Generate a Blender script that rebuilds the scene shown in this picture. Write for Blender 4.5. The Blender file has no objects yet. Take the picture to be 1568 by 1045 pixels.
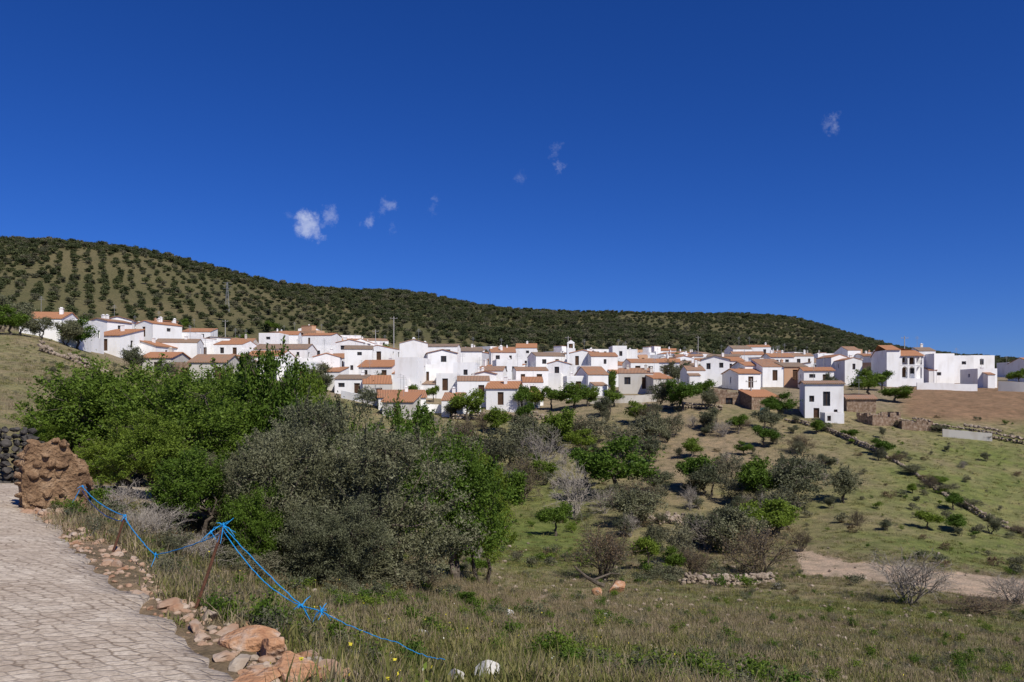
import bpy, math, random
import numpy as np
from mathutils import Vector, Matrix
random.seed(7); RNG=np.random.default_rng(7)
F=1230.0; UC=784.0; VH=600.0; CZ=1.65
S=bpy.context.scene
# ------------------------------------------------------------------ noise
def _h(ix,iy,s):
    n=(ix.astype(np.int64)*374761393+iy.astype(np.int64)*668265263+s*1442695041)&0x7fffffff
    n=((n^(n>>13))*1274126177)&0x7fffffff
    n=(n^(n>>16))&0xffff
    return n/65535.0
def vn(x,y,s=0):
    x=np.asarray(x,float);y=np.asarray(y,float)
    ix=np.floor(x);iy=np.floor(y);fx=x-ix;fy=y-iy
    fx=fx*fx*(3-2*fx);fy=fy*fy*(3-2*fy)
    a=_h(ix,iy,s);b=_h(ix+1,iy,s);c=_h(ix,iy+1,s);d=_h(ix+1,iy+1,s)
    return (a*(1-fx)+b*fx)*(1-fy)+(c*(1-fx)+d*fx)*fy
def fbm(x,y,s=0,o=4):
    v=0;a=.5;t=0
    for i in range(o):
        v=v+a*vn(np.asarray(x)*2**i,np.asarray(y)*2**i,s+i*17);t+=a;a*=.5
    return v/t*2-1
def sst(a,b,x):
    t=np.clip((x-a)/(b-a),0,1);return t*t*(3-2*t)
# ------------------------------------------------------------------ terrain survey (bearing column : [(distance, sight line)] )
cols={
-500:[(1,'z',0),(16,'z',0),(25,'z',.8),(40,600),(60,555),(100,510),(200,480),(300,470),(450,415),(600,372)],
0:[(1,'z',0),(18,'z',0),(25,664),(40,605),(60,565),(80,540),(100,516),(130,500),(200,486),(300,474),(430,420),(600,363)],
100:[(1,'z',0),(12,'z',0),(18,'z',-.1),(25,690),(40,632),(60,580),(80,556),(110,532),(150,517),(220,503),(300,495),(430,430),(600,362)],
200:[(1,'z',0),(6,'z',0),(8,'z',-.25),(12,'z',-.5),(18,'z',-.9),(25,745),(40,700),(60,650),(90,600),(120,575),(160,548),(220,530),(300,515),(430,440),(600,373)],
330:[(1,'z',0),(4.5,'z',-.05),(8,'z',-.6),(12,880),(18,835),(25,810),(40,770),(60,705),(90,630),(120,592),(160,565),(220,545),(300,525),(450,455),(620,406)],
450:[(1,'z',0),(4.5,'z',-.05),(8,'z',-.8),(12,920),(18,882),(25,855),(40,815),(60,750),(90,660),(120,608),(160,578),(220,555),(300,530),(450,480),(640,440)],
600:[(1,'z',0),(5,'z',-.25),(10,960),(16,903),(22,872),(32,850),(45,828),(60,800),(80,738),(110,655),(135,612),(160,594),(200,580),(280,555),(340,540),(500,490),(700,437)],
800:[(1,'z',-.1),(2.5,'z',-.3),(6,1052),(10,990),(16,945),(25,915),(40,888),(55,850),(75,800),(100,715),(130,630),(160,600),(200,585),(280,560),(350,548),(550,510),(800,473)],
1000:[(1,'z',-.1),(2.5,'z',-.35),(6,1062),(10,1010),(16,965),(25,930),(35,907),(45,886),(60,840),(80,768),(100,700),(130,612),(160,592),(200,583),(280,560),(350,548),(600,510),(900,473)],
1200:[(1,'z',-.1),(2.5,'z',-.4),(6,1085),(10,1035),(16,985),(25,942),(40,905),(55,868),(70,812),(90,725),(115,642),(140,603),(180,587),(260,566),(340,553),(600,515),(950,479)],
1300:[(1,'z',-.1),(6,'z',-.95),(10,'z',-2.1),(16,1000),(25,950),(40,912),(52,868),(66,815),(90,722),(112,650),(135,610),(170,588),(240,570),(320,558),(600,535),(950,510)],
1400:[(1,'z',-.1),(6,'z',-1),(10,'z',-2.2),(16,1010),(25,962),(38,922),(48,880),(56,852),(70,800),(90,722),(110,655),(130,620),(160,590),(220,575),(300,564),(600,555),(950,544)],
1568:[(1,'z',-.1),(6,'z',-1.1),(10,'z',-2.3),(16,1022),(25,985),(36,940),(45,905),(60,862),(75,800),(95,705),(110,668),(140,606),(180,590),(260,577),(340,570),(600,563),(950,556)],
2200:[(1,'z',-.1),(6,'z',-1.1),(10,'z',-2.3),(25,985),(36,940),(45,905),(60,862),(75,800),(95,705),(110,668),(140,606),(180,590),(260,577),(340,570),(950,556)],
}
us=sorted(cols); NT,ND=260,420
lt=np.linspace(math.log(.8),math.log(6000),ND)
Z0=[]
for u in us:
    dd=[];zz=[]
    for p in cols[u]:
        d=p[0]; z=p[2] if p[1]=='z' else CZ+(VH-p[1])/F*d
        dd.append(math.log(d));zz.append(z)
    dr=math.exp(dd[-1]);zr=zz[-1]
    dd+= [math.log(dr*1.12),math.log(dr*1.5),math.log(6500)];zz+=[zr*.93,zr*.4,0]
    Z0.append(np.interp(lt,dd,zz))
Z0=np.array(Z0)
tg=np.linspace((-500-UC)/F,(2200-UC)/F,NT)
tc=np.array([(u-UC)/F for u in us])
ZG=np.array([np.interp(tg,tc,Z0[:,i]) for i in range(ND)])
def gs(a,sig,ax):
    n=int(3*sig)+1;k=np.exp(-.5*(np.arange(-n,n+1)/sig)**2);k/=k.sum()
    pad=[(0,0),(0,0)];pad[ax]=(n,n);b=np.pad(a,pad,mode='edge')
    return np.apply_along_axis(lambda m:np.convolve(m,k,'valid'),ax,b)
ZG=gs(gs(ZG,2.6,0),4,1)
RE=np.array([(4.5,-4),(3,-1.2),(1.3,1.4),(-.3,3.0),(-1.53,4.56),(-2.75,6.1),(-4.0,7.6),(-5.35,9.5),(-6.7,11.2),(-7.7,12.9),(-8.3,14.6),(-8.2,15.8),(-7.4,16.8),(-6.2,17.6)],float)
def resample(P,n):
    s=np.r_[0,np.cumsum(np.linalg.norm(np.diff(P,axis=0),axis=1))];q=np.linspace(0,s[-1],n)
    R=np.stack([np.interp(q,s,P[:,i]) for i in range(P.shape[1])],1)
    k=np.ones(7)/7
    for i in range(P.shape[1]):
        pp=np.pad(R[:,i],3,mode='edge');R[:,i]=np.convolve(pp,k,'valid')
    return R
RR=resample(RE,160)
tan=np.gradient(RR,axis=0);tan/=np.linalg.norm(tan,axis=1)[:,None]
nrm=np.stack([-tan[:,1],tan[:,0]],1)
W=4.3
RC=RR+nrm*W/2
rz=-0.0-.9*sst(130,159,np.arange(160))
def roadinfo(x,y):
    x=np.asarray(x,float);y=np.asarray(y,float)
    sh=x.shape;xf=x.ravel();yf=y.ravel()
    D=np.full(xf.shape,1e3);Zr=np.zeros(xf.shape)
    m=(np.abs(xf)<25)&(yf>-15)&(yf<35)
    if m.any():
        dx=xf[m][:,None]-RC[None,:,0];dy=yf[m][:,None]-RC[None,:,1]
        q=dx*dx+dy*dy;i=q.argmin(1)
        D[m]=np.sqrt(q[np.arange(len(i)),i]);Zr[m]=rz[i]
    return D.reshape(sh),Zr.reshape(sh)
def Hf(x,y):
    x=np.asarray(x,float);y=np.asarray(y,float)
    r=np.hypot(x,y)+1e-6;th=np.arctan2(x,y)
    thc=np.clip(th,-.80,.85);d=r*np.cos(thc);t=np.tan(thc)
    fi=np.clip((np.log(np.maximum(d,.81))-lt[0])/(lt[1]-lt[0]),0,ND-1.001);fj=np.clip((t-tg[0])/(tg[1]-tg[0]),0,NT-1.001)
    i=fi.astype(int);j=fj.astype(int);a=fi-i;b=fj-j
    z=(ZG[i,j]*(1-a)+ZG[i+1,j]*a)*(1-b)+(ZG[i,j+1]*(1-a)+ZG[i+1,j+1]*a)*b
    bk=sst(1.3,3.0,np.abs(th)); z=z*(1-bk)+bk*0.02*np.minimum(d,300)
    n=.05*fbm(x*1.3,y*1.3,3)*sst(1,5,d)+.22*fbm(x*.17,y*.17,5)*sst(8,22,d)+.7*fbm(x*.045,y*.045,8)*sst(45,80,d)*(1-.8*sst(115,150,d))+4.0*fbm(x*.011,y*.011,12)*sst(380,520,d)
    z=z+n
    D,Zr=roadinfo(x,y)
    w=1-sst(W/2-.1,W/2+1.3,D)
    return z*(1-w)+(Zr-.02)*w-.0
def H1(x,y): return float(Hf(np.array([x]),np.array([y]))[0])
DS=np.exp(np.linspace(math.log(3),math.log(1200),1500))
def hit(u,v,dmin=3):
    t=(u-UC)/F;h=Hf(t*DS,DS);vv=VH-(h-CZ)/DS*F
    k=np.where((vv<=v)&(DS>dmin))[0]
    d=DS[k[0]] if len(k) else 300.
    return t*d,d
# ------------------------------------------------------------------ materials
def mat(name):
    m=bpy.data.materials.new(name);m.use_nodes=True;nt=m.node_tree;return m,nt,nt.nodes,nt.links,nt.nodes['Principled BSDF']
def ramp(N,stops):
    r=N.new('ShaderNodeValToRGB');e=r.color_ramp.elements
    e[0].position=stops[0][0];e[0].color=(*stops[0][1],1);e[1].position=stops[-1][0];e[1].color=(*stops[-1][1],1)
    for p,c in stops[1:-1]:
        q=e.new(p);q.color=(*c,1)
    return r
def noisemat(name,c1,c2,scale=3,rough=.9,bump=.3,bs=None,coord='Object',c3=None,dist=.02):
    m,nt,N,L,P=mat(name)
    tc=N.new('ShaderNodeTexCoord');n=N.new('ShaderNodeTexNoise');n.inputs['Scale'].default_value=scale;n.inputs['Detail'].default_value=8;n.inputs['Roughness'].default_value=.65
    L.new(tc.outputs[coord],n.inputs['Vector'])
    st=[(.3,c1),(.7,c2)] if c3 is None else [(.3,c1),(.5,c3),(.7,c2)]
    r=ramp(N,st);L.new(n.outputs['Fac'],r.inputs[0]);L.new(r.outputs[0],P.inputs['Base Color']);P.inputs['Roughness'].default_value=rough
    P.inputs['Specular IOR Level'].default_value=.2
    if bump:
        n2=N.new('ShaderNodeTexNoise');n2.inputs['Scale'].default_value=bs or scale*4;n2.inputs['Detail'].default_value=6;L.new(tc.outputs[coord],n2.inputs['Vector'])
        b=N.new('ShaderNodeBump');b.inputs['Strength'].default_value=bump;b.inputs['Distance'].default_value=dist;L.new(n2.outputs['Fac'],b.inputs['Height']);L.new(b.outputs[0],P.inputs['Normal'])
    return m
def leafmat(name,stops,tr=.3,objvar=.25):
    m,nt,N,L,P=mat(name)
    g=N.new('ShaderNodeNewGeometry');r=ramp(N,stops)
    tc=N.new('ShaderNodeTexCoord');n=N.new('ShaderNodeTexNoise');n.inputs['Scale'].default_value=1.3;n.inputs['Detail'].default_value=3;L.new(tc.outputs['Object'],n.inputs['Vector'])
    ma=N.new('ShaderNodeMath');ma.operation='MULTIPLY_ADD';L.new(g.outputs['Random Per Island'],ma.inputs[0]);ma.inputs[1].default_value=.55
    mb=N.new('ShaderNodeMath');mb.operation='MULTIPLY_ADD';L.new(n.outputs['Fac'],mb.inputs[0]);mb.inputs[1].default_value=1.2;mb.inputs[2].default_value=-.38
    L.new(mb.outputs[0],ma.inputs[2]);L.new(ma.outputs[0],r.inputs[0])
    oi=N.new('ShaderNodeObjectInfo');hs=N.new('ShaderNodeHueSaturation')
    mr=N.new('ShaderNodeMapRange');mr.inputs['To Min'].default_value=1-objvar;mr.inputs['To Max'].default_value=1+objvar;L.new(oi.outputs['Random'],mr.inputs['Value']);L.new(mr.outputs[0],hs.inputs['Value'])
    mr2=N.new('ShaderNodeMapRange');mr2.inputs['To Min'].default_value=.515;mr2.inputs['To Max'].default_value=.48;L.new(oi.outputs['Random'],mr2.inputs['Value']);L.new(mr2.outputs[0],hs.inputs['Hue'])
    L.new(r.outputs[0],hs.inputs['Color']);L.new(hs.outputs[0],P.inputs['Base Color']);P.inputs['Roughness'].default_value=.6;P.inputs['Specular IOR Level'].default_value=.2
    t=N.new('ShaderNodeBsdfTranslucent');L.new(hs.outputs[0],t.inputs['Color']);mx=N.new('ShaderNodeMixShader');mx.inputs[0].default_value=tr
    L.new(P.outputs[0],mx.inputs[1]);L.new(t.outputs[0],mx.inputs[2]);L.new(mx.outputs[0],N['Material Output'].inputs['Surface'])
    return m
M={}
M['bark']=noisemat('bark',(.05,.04,.03),(.16,.13,.10),8,bump=.6)
M['twig']=noisemat('pale_twig',(.20,.17,.14),(.38,.34,.29),8,bump=.2)
M['olive']=leafmat('olive_leaf',[(0,(.065,.072,.036)),(.5,(.135,.145,.078)),(1,(.24,.245,.15))],.28)
M['green']=leafmat('green_leaf',[(0,(.050,.090,.010)),(.5,(.115,.185,.022)),(1,(.21,.30,.045))],.4)
M['brown']=leafmat('brown_leaf',[(0,(.09,.06,.035)),(.5,(.16,.12,.06)),(1,(.22,.20,.09))],.2)
M['gray']=leafmat('gray_leaf',[(0,(.07,.075,.04)),(.5,(.14,.14,.08)),(1,(.23,.22,.135))],.25)
M['grass']=leafmat('grass_blade',[(0,(.095,.110,.026)),(.4,(.165,.180,.048)),(.7,(.27,.245,.09)),(1,(.40,.33,.17))],.4,.3)
M['dry']=leafmat('dry_grass',[(0,(.15,.12,.065)),(.5,(.30,.245,.14)),(1,(.46,.39,.25))],.35,.25)
M['yellow']=noisemat('yellow_petal',(.60,.5,.03),(.7,.6,.06),5,bump=0)
M['whitef']=noisemat('white_petal',(.6,.6,.5),(.7,.7,.62),5,bump=0)
M['stone']=noisemat('field_stone',(.15,.12,.085),(.42,.36,.29),2.5,bump=.6,c3=(.28,.22,.165))
M['stoned']=noisemat('dark_stone',(.03,.028,.027),(.10,.09,.08),4,bump=.7,c3=(.06,.055,.05))
M['rubble']=noisemat('earthy_rubble',(.26,.12,.06),(.44,.38,.32),3.5,bump=.8,c3=(.35,.24,.165))
M['orange']=noisemat('orange_rubble',(.26,.11,.055),(.48,.40,.33),5.0,bump=1,c3=(.42,.23,.125),dist=.04)
M['pale']=noisemat('pale_stone',(.40,.37,.32),(.64,.62,.57),3,bump=.5)
M['mud']=noisemat('mud_masonry',(.09,.052,.03),(.38,.26,.16),5,bump=1,c3=(.22,.135,.075),dist=.06)
M['rust']=noisemat('rusty_iron',(.07,.035,.025),(.18,.08,.045),30,bump=.3)
M['rope']=noisemat('blue_rope',(.01,.20,.50),(.02,.32,.68),40,rough=.5,bump=.2)
def wallmat(name,c,dirt=(.45,.40,.33),amt=.35):
    m,nt,N,L,P=mat(name)
    tc=N.new('ShaderNodeTexCoord');mp=N.new('ShaderNodeMapping');mp.inputs['Scale'].default_value=(.6,.6,.25);L.new(tc.outputs['Object'],mp.inputs['Vector'])
    n=N.new('ShaderNodeTexNoise');n.inputs['Scale'].default_value=1.2;n.inputs['Detail'].default_value=8;L.new(mp.outputs[0],n.inputs['Vector'])
    r=ramp(N,[(.48,(0,0,0)),(.8,(amt,)*3)]);L.new(n.outputs['Fac'],r.inputs[0])
    oi=N.new('ShaderNodeObjectInfo');mr=N.new('ShaderNodeMapRange');mr.inputs['To Min'].default_value=.88;mr.inputs['To Max'].default_value=1.0;L.new(oi.outputs['Random'],mr.inputs['Value'])
    hs=N.new('ShaderNodeHueSaturation');hs.inputs['Color'].default_value=(*c,1);L.new(mr.outputs[0],hs.inputs['Value'])
    mx=N.new('ShaderNodeMix');mx.data_type='RGBA';L.new(r.outputs[0],mx.inputs[0]);L.new(hs.outputs[0],mx.inputs[6]);mx.inputs[7].default_value=(*dirt,1)
    L.new(mx.outputs[2],P.inputs['Base Color']);P.inputs['Roughness'].default_value=.85;P.inputs['Specular IOR Level'].default_value=.2
    b=N.new('ShaderNodeBump');b.inputs['Strength'].default_value=.3;b.inputs['Distance'].default_value=.03;L.new(n.outputs['Fac'],b.inputs['Height']);L.new(b.outputs[0],P.inputs['Normal'])
    return m
M['white']=wallmat('whitewash',(.87,.865,.85),amt=.45)
M['peach']=wallmat('peach_render',(.55,.33,.20))
M['beige']=wallmat('bare_plaster',(.60,.57,.51),(.30,.23,.16),.6)
M['grayw']=wallmat('cement_render',(.46,.45,.44),(.25,.22,.2),.5)
M['ruin']=noisemat('rubble_masonry',(.13,.08,.05),(.45,.36,.28),2.6,bump=1,c3=(.27,.185,.125),dist=.12)
def tilemat(name,ax):
    m,nt,N,L,P=mat(name)
    tc=N.new('ShaderNodeTexCoord');w=N.new('ShaderNodeTexWave');w.bands_direction=ax;w.inputs['Scale'].default_value=1.25;w.inputs['Distortion'].default_value=.3
    L.new(tc.outputs['Object'],w.inputs['Vector'])
    n=N.new('ShaderNodeTexNoise');n.inputs['Scale'].default_value=1.5;n.inputs['Detail'].default_value=10;n.inputs['Roughness'].default_value=.75;L.new(tc.outputs['Object'],n.inputs['Vector'])
    oi=N.new('ShaderNodeObjectInfo')
    a=N.new('ShaderNodeMath');a.operation='MULTIPLY_ADD';L.new(oi.outputs['Random'],a.inputs[0]);a.inputs[1].default_value=.5;a.inputs[2].default_value=-.27
    a2=N.new('ShaderNodeMath');a2.operation='ADD';L.new(a.outputs[0],a2.inputs[0]);L.new(n.outputs['Fac'],a2.inputs[1])
    r=ramp(N,[(.2,(.28,.21,.15)),(.40,(.40,.25,.16)),(.58,(.50,.23,.11)),(.8,(.56,.26,.12))]);L.new(a2.outputs[0],r.inputs[0])
    mx=N.new('ShaderNodeMix');mx.data_type='RGBA';mx.blend_type='MULTIPLY';mx.inputs[0].default_value=.55;L.new(r.outputs[0],mx.inputs[6]);L.new(w.outputs['Color'],mx.inputs[7])
    L.new(mx.outputs[2],P.inputs['Base Color']);P.inputs['Roughness'].default_value=.85
    b=N.new('ShaderNodeBump');b.inputs['Strength'].default_value=.7;b.inputs['Distance'].default_value=.06;L.new(w.outputs['Fac'],b.inputs['Height']);L.new(b.outputs[0],P.inputs['Normal'])
    return m
M['tilex']=tilemat('clay_tile_a','X');M['tiley']=tilemat('clay_tile_b','Y')
M['glass']=noisemat('window_glass',(.02,.022,.026),(.05,.05,.055),.5,rough=.35,bump=0)
M['wood']=noisemat('brown_wood',(.05,.028,.018),(.11,.06,.035),3,bump=.1)
M['patio']=noisemat('terrace_tile',(.30,.17,.11),(.42,.27,.19),3,bump=.1)
M['cyan']=noisemat('turquoise_plastic',(.02,.30,.33),(.03,.40,.42),3,rough=.4,bump=0)
M['steel']=noisemat('galvanised_steel',(.22,.23,.24),(.35,.36,.37),6,rough=.5,bump=0)
M['conc']=noisemat('concrete_post',(.30,.29,.27),(.45,.43,.40),3,bump=.1)
# ------------------------------------------------------------------ mesh helpers
def link(o,parent=None):
    S.collection.objects.link(o)
    if parent: o.parent=parent
    return o
def pymesh(name,V,Fc,mats,mi=None,smooth=False):
    me=bpy.data.meshes.new(name);me.from_pydata([tuple(v) for v in V],[],Fc)
    for m in mats: me.materials.append(m)
    if mi is not None: me.polygons.foreach_set('material_index',np.array(mi,np.int32))
    if smooth: me.polygons.foreach_set('use_smooth',np.ones(len(me.polygons),bool))
    me.update();return me
def npmesh(name,V,faces_list,mats,mi,smooth=False):
    me=bpy.data.meshes.new(name);V=np.asarray(V,np.float32)
    me.vertices.add(len(V));me.vertices.foreach_set('co',V.ravel())
    idx=np.concatenate([f.ravel() for f in faces_list]);cnt=np.concatenate([np.full(len(f),f.shape[1]) for f in faces_list])
    me.loops.add(len(idx));me.loops.foreach_set('vertex_index',idx.astype(np.int32))
    me.polygons.add(len(cnt));me.polygons.foreach_set('loop_start',np.r_[0,np.cumsum(cnt)[:-1]].astype(np.int32))
    for m in mats: me.materials.append(m)
    me.polygons.foreach_set('material_index',np.concatenate(mi).astype(np.int32) if isinstance(mi,list) else mi.astype(np.int32))
    me.polygons.foreach_set('use_smooth',np.full(len(cnt),smooth))
    me.update(calc_edges=True);return me
class Tubes:
    def __init__(s): s.V=[];s.F=[];s.n=0
    def add(s,P,R,k=5):
        P=np.asarray(P,float);m=len(P);T=np.gradient(P,axis=0);T/=np.linalg.norm(T,axis=1)[:,None]+1e-9
        ref=np.array([0,0,1.]) if abs(T[0,2])<.9 else np.array([1.,0,0])
        A=np.cross(T,ref);A/=np.linalg.norm(A,axis=1)[:,None]+1e-9;B=np.cross(T,A)
        an=np.arange(k)*2*math.pi/k
        V=P[:,None,:]+np.asarray(R)[:,None,None]*(np.cos(an)[None,:,None]*A[:,None,:]+np.sin(an)[None,:,None]*B[:,None,:])
        s.V.append(V.reshape(-1,3));i=np.arange(m-1)[:,None]*k+s.n;j=np.arange(k)[None,:];j2=(j+1)%k
        s.F.append(np.stack([i+j,i+j2,i+k+j2,i+k+j],-1).reshape(-1,4));s.n+=m*k
    def get(s): return np.concatenate(s.V),np.concatenate(s.F)
def leaves(rng,C,L,Wd,up=0.0):
    n=len(C);a=rng.normal(size=(n,3));a[:,2]+=up;a/=np.linalg.norm(a,axis=1)[:,None]
    b=np.cross(a,rng.normal(size=(n,3)));b/=np.linalg.norm(b,axis=1)[:,None]+1e-9
    l=(L*rng.uniform(.6,1.3,n))[:,None];w=(Wd*rng.uniform(.6,1.3,n))[:,None]
    V=np.stack([C-a*l/2,C+b*w/2,C+a*l/2,C-b*w/2],1).reshape(-1,3)
    return V,np.arange(4*n).reshape(-1,4)
def tree_mesh(name,seed,H,R,lobes,ncl,lpc,L,Wd,leaf,trunk=.25,tr=.13,stems=1,low=.15,sig=.2,shoots=40,bark='bark',inner=.55):
    rng=np.random.default_rng(seed);T=Tubes()
    cz=H*(low+1)/2;hz=H*(1-low)/2
    LC=[];LR=[]
    for i in range(lobes):
        while True:
            p=rng.uniform(-1,1,3)
            if np.linalg.norm(p)<1: break
        lr=rng.uniform(.28,.50)
        p=p*(1-lr*.8)*np.array([R,R,hz])+np.array([0,0,cz]);LC.append(p);LR.append(lr*np.array([R,R,hz*1.05]))
    tops=[]
    for s in range(stems):
        a=rng.uniform(0,6.28);o=np.array([math.cos(a),math.sin(a),0])*(.12*R if stems>1 else 0)
        top=o*2.2+np.array([rng.normal()*.08*R,rng.normal()*.08*R,H*(trunk+.08)])
        P=[o+ (top-o)*t+np.r_[rng.normal(size=2)*.04*R*(t>0),0] for t in np.linspace(0,1,6)];P[0]=P[0]-np.array([0,0,.3])
        T.add(P,np.linspace(tr*1.4,tr*.75,6)/math.sqrt(stems),8);tops.append((top,tr*.7/math.sqrt(stems)))
    CC=[]
    for c,lr in zip(LC,LR):
        top,r0=tops[rng.integers(len(tops))]
        mid=(top+c)/2+rng.normal(size=3)*.1*R
        P=np.array([top,(top*.6+mid*.4)+rng.normal(size=3)*.03*R,mid,(mid+c)/2+rng.normal(size=3)*.06*R,c]);T.add(P,np.linspace(r0*.8,r0*.25,5),6)
        n=max(4,int(ncl/lobes))
        dd=rng.normal(size=(n,3));dd/=np.linalg.norm(dd,axis=1)[:,None]
        pc=c+dd*lr*rng.uniform(inner,1.08,(n,1));pc=pc[pc[:,2]>H*low*.6]
        CC.append(pc)
        for q in pc[::3]:
            m2=(c+q)/2+rng.normal(size=3)*.06*R;T.add([c,m2,q],[r0*.22,r0*.13,r0*.05],3)
    CC=np.concatenate(CC);n=len(CC)
    k=rng.poisson(lpc,n);idx=np.repeat(np.arange(n),k)
    sg=sig*rng.uniform(.6,1.4,n)
    C=CC[idx]+rng.normal(size=(len(idx),3))*sg[idx][:,None]*np.array([1,1,.8])
    cen=np.array([0,0,cz*.8])
    SC=[]
    for i in range(shoots):
        q=CC[rng.integers(n)];dr=(q-cen);dr/=np.linalg.norm(dr)+1e-9;dr=dr+np.array([0,0,.6])+rng.normal(size=3)*.3;dr/=np.linalg.norm(dr)
        ln=rng.uniform(.1,.28)*R;T.add([q,q+dr*ln*.5,q+dr*ln],[.01*R,.006*R,.003*R],3)
        SC.append(q+dr*ln*rng.uniform(.1,1,(int(lpc*.35)+3,1))+rng.normal(size=(int(lpc*.35)+3,3))*sig*.22)
    if SC: C=np.concatenate([C]+SC)
    C=C[C[:,2]>.05]
    V2,F2=leaves(rng,C,L,Wd,.2);V1,F1=T.get()
    return npmesh(name,np.concatenate([V1,V2]),[F1,F2+len(V1)],[M[bark],M[leaf]],[np.zeros(len(F1)),np.ones(len(F2))])
def bare_mesh(name,seed,H,R,leaf=None,nl=0,bark='twig',stems=9,depth=4):
    rng=np.random.default_rng(seed);T=Tubes();tips=[]
    def gr(p,d,l,r,dep):
        q1=p+d*l*.5+rng.normal(size=3)*l*.06;q=p+d*l+rng.normal(size=3)*l*.08
        T.add([p,q1,q],[r,r*.85,r*.65],4 if dep>1 else 3);tips.append(q);tips.append(q1)
        if dep<=0:return
        for i in range(rng.integers(2,5)):
            nd=d+rng.normal(size=3)*.55+np.array([0,0,.12]);nd/=np.linalg.norm(nd);gr(q if i<2 else q1,nd,l*rng.uniform(.6,.85),r*.62,dep-1)
    for s in range(stems):
        a=rng.uniform(0,6.28);e=rng.uniform(.1,1)*R/H;d=np.array([math.cos(a)*e,math.sin(a)*e,1]);d/=np.linalg.norm(d)
        gr(np.array([math.cos(a)*.05*R,math.sin(a)*.05*R,-.1]),d,H*.33,.012*H,depth)
    V1,F1=T.get();fl=[F1];mi=[np.zeros(len(F1))];V=V1;mats=[M[bark]]
    if leaf:
        t=np.array(tips);C=t[rng.integers(len(t),size=nl)]+rng.normal(size=(nl,3))*.05*R
        V2,F2=leaves(rng,C,.09,.05);V=np.concatenate([V1,V2]);fl.append(F2+len(V1));mi.append(np.ones(len(F2)));mats.append(M[leaf])
    return npmesh(name,V,fl,mats,mi)
import bmesh
def ico(sub):
    bm=bmesh.new();bmesh.ops.create_icosphere(bm,subdivisions=sub,radius=1);V=np.array([v.co[:] for v in bm.verts]);Fc=np.array([[v.index for v in f.verts] for f in bm.faces]);bm.free();return V,Fc
I1=ico(1);I2=ico(2);I3=ico(3);I4=ico(4)
def rock(rng,base,size,ang=5,rough=.06):
    V,Fc=base;V=V.copy()
    for i in range(ang):
        n=rng.normal(size=3);n/=np.linalg.norm(n);h=rng.uniform(.45,.8);d=V@n;m=d>h;V[m]-=np.outer(d[m]-h,n)
    V+=rng.normal(size=V.shape)*rough
    V*=np.array(size)*rng.uniform(.75,1.25,3)
    a=rng.uniform(0,6.28);c,s=math.cos(a),math.sin(a);return V@np.array([[c,s,0],[-s,c,0],[0,0,1]]),Fc
def rockmass(name,items,m,base=I1,rough=.06):
    rng=np.random.default_rng(len(items));V=[];Fl=[];n=0
    for (x,y,z,s) in items:
        v,f=rock(rng,base,s,5,rough);V.append(v+np.array([x,y,z]));Fl.append(f+n);n+=len(v)
    o=bpy.data.objects.new(name,npmesh(name,np.concatenate(V),[np.concatenate(Fl)],[m],np.zeros(sum(len(f) for f in Fl))));return link(o)
# ------------------------------------------------------------------ scatter with geometry nodes
def scatter(name,pts,rot,scl,idx,protos):
    col=bpy.data.collections.new(name+'_kinds')
    for i,me in enumerate(protos):
        col.objects.link(bpy.data.objects.new('%s_kind_%s'%(name,chr(97+i)),me))
    me=bpy.data.meshes.new(name);me.vertices.add(len(pts));me.vertices.foreach_set('co',np.asarray(pts,np.float32).ravel())
    a=me.attributes.new('rotv','FLOAT_VECTOR','POINT');a.data.foreach_set('vector',np.asarray(rot,np.float32).ravel())
    a=me.attributes.new('sclv','FLOAT_VECTOR','POINT');a.data.foreach_set('vector',np.asarray(scl,np.float32).ravel())
    a=me.attributes.new('kind','INT','POINT');a.data.foreach_set('value',np.asarray(idx,np.int32))
    o=link(bpy.data.objects.new(name,me))
    g=bpy.data.node_groups.new(name,'GeometryNodeTree');g.interface.new_socket('Geometry',in_out='INPUT',socket_type='NodeSocketGeometry');g.interface.new_socket('Geometry',in_out='OUTPUT',socket_type='NodeSocketGeometry')
    N=g.nodes;L=g.links;gi=N.new('NodeGroupInput');go=N.new('NodeGroupOutput');ip=N.new('GeometryNodeInstanceOnPoints');ci=N.new('GeometryNodeCollectionInfo')
    ci.inputs['Collection'].default_value=col;ci.inputs['Separate Children'].default_value=True;ci.inputs['Reset Children'].default_value=True
    L.new(gi.outputs[0],ip.inputs['Points']);L.new(ci.outputs[0],ip.inputs['Instance']);ip.inputs['Pick Instance'].default_value=True
    def na(nm,ty):
        q=N.new('GeometryNodeInputNamedAttribute');q.data_type=ty;q.inputs['Name'].default_value=nm;return q.outputs['Attribute']
    L.new(na('kind','INT'),ip.inputs['Instance Index']);L.new(na('rotv','FLOAT_VECTOR'),ip.inputs['Rotation']);L.new(na('sclv','FLOAT_VECTOR'),ip.inputs['Scale'])
    L.new(ip.outputs[0],go.inputs[0]);md=o.modifiers.new('scatter','NODES');md.node_group=g
    return o
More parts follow.
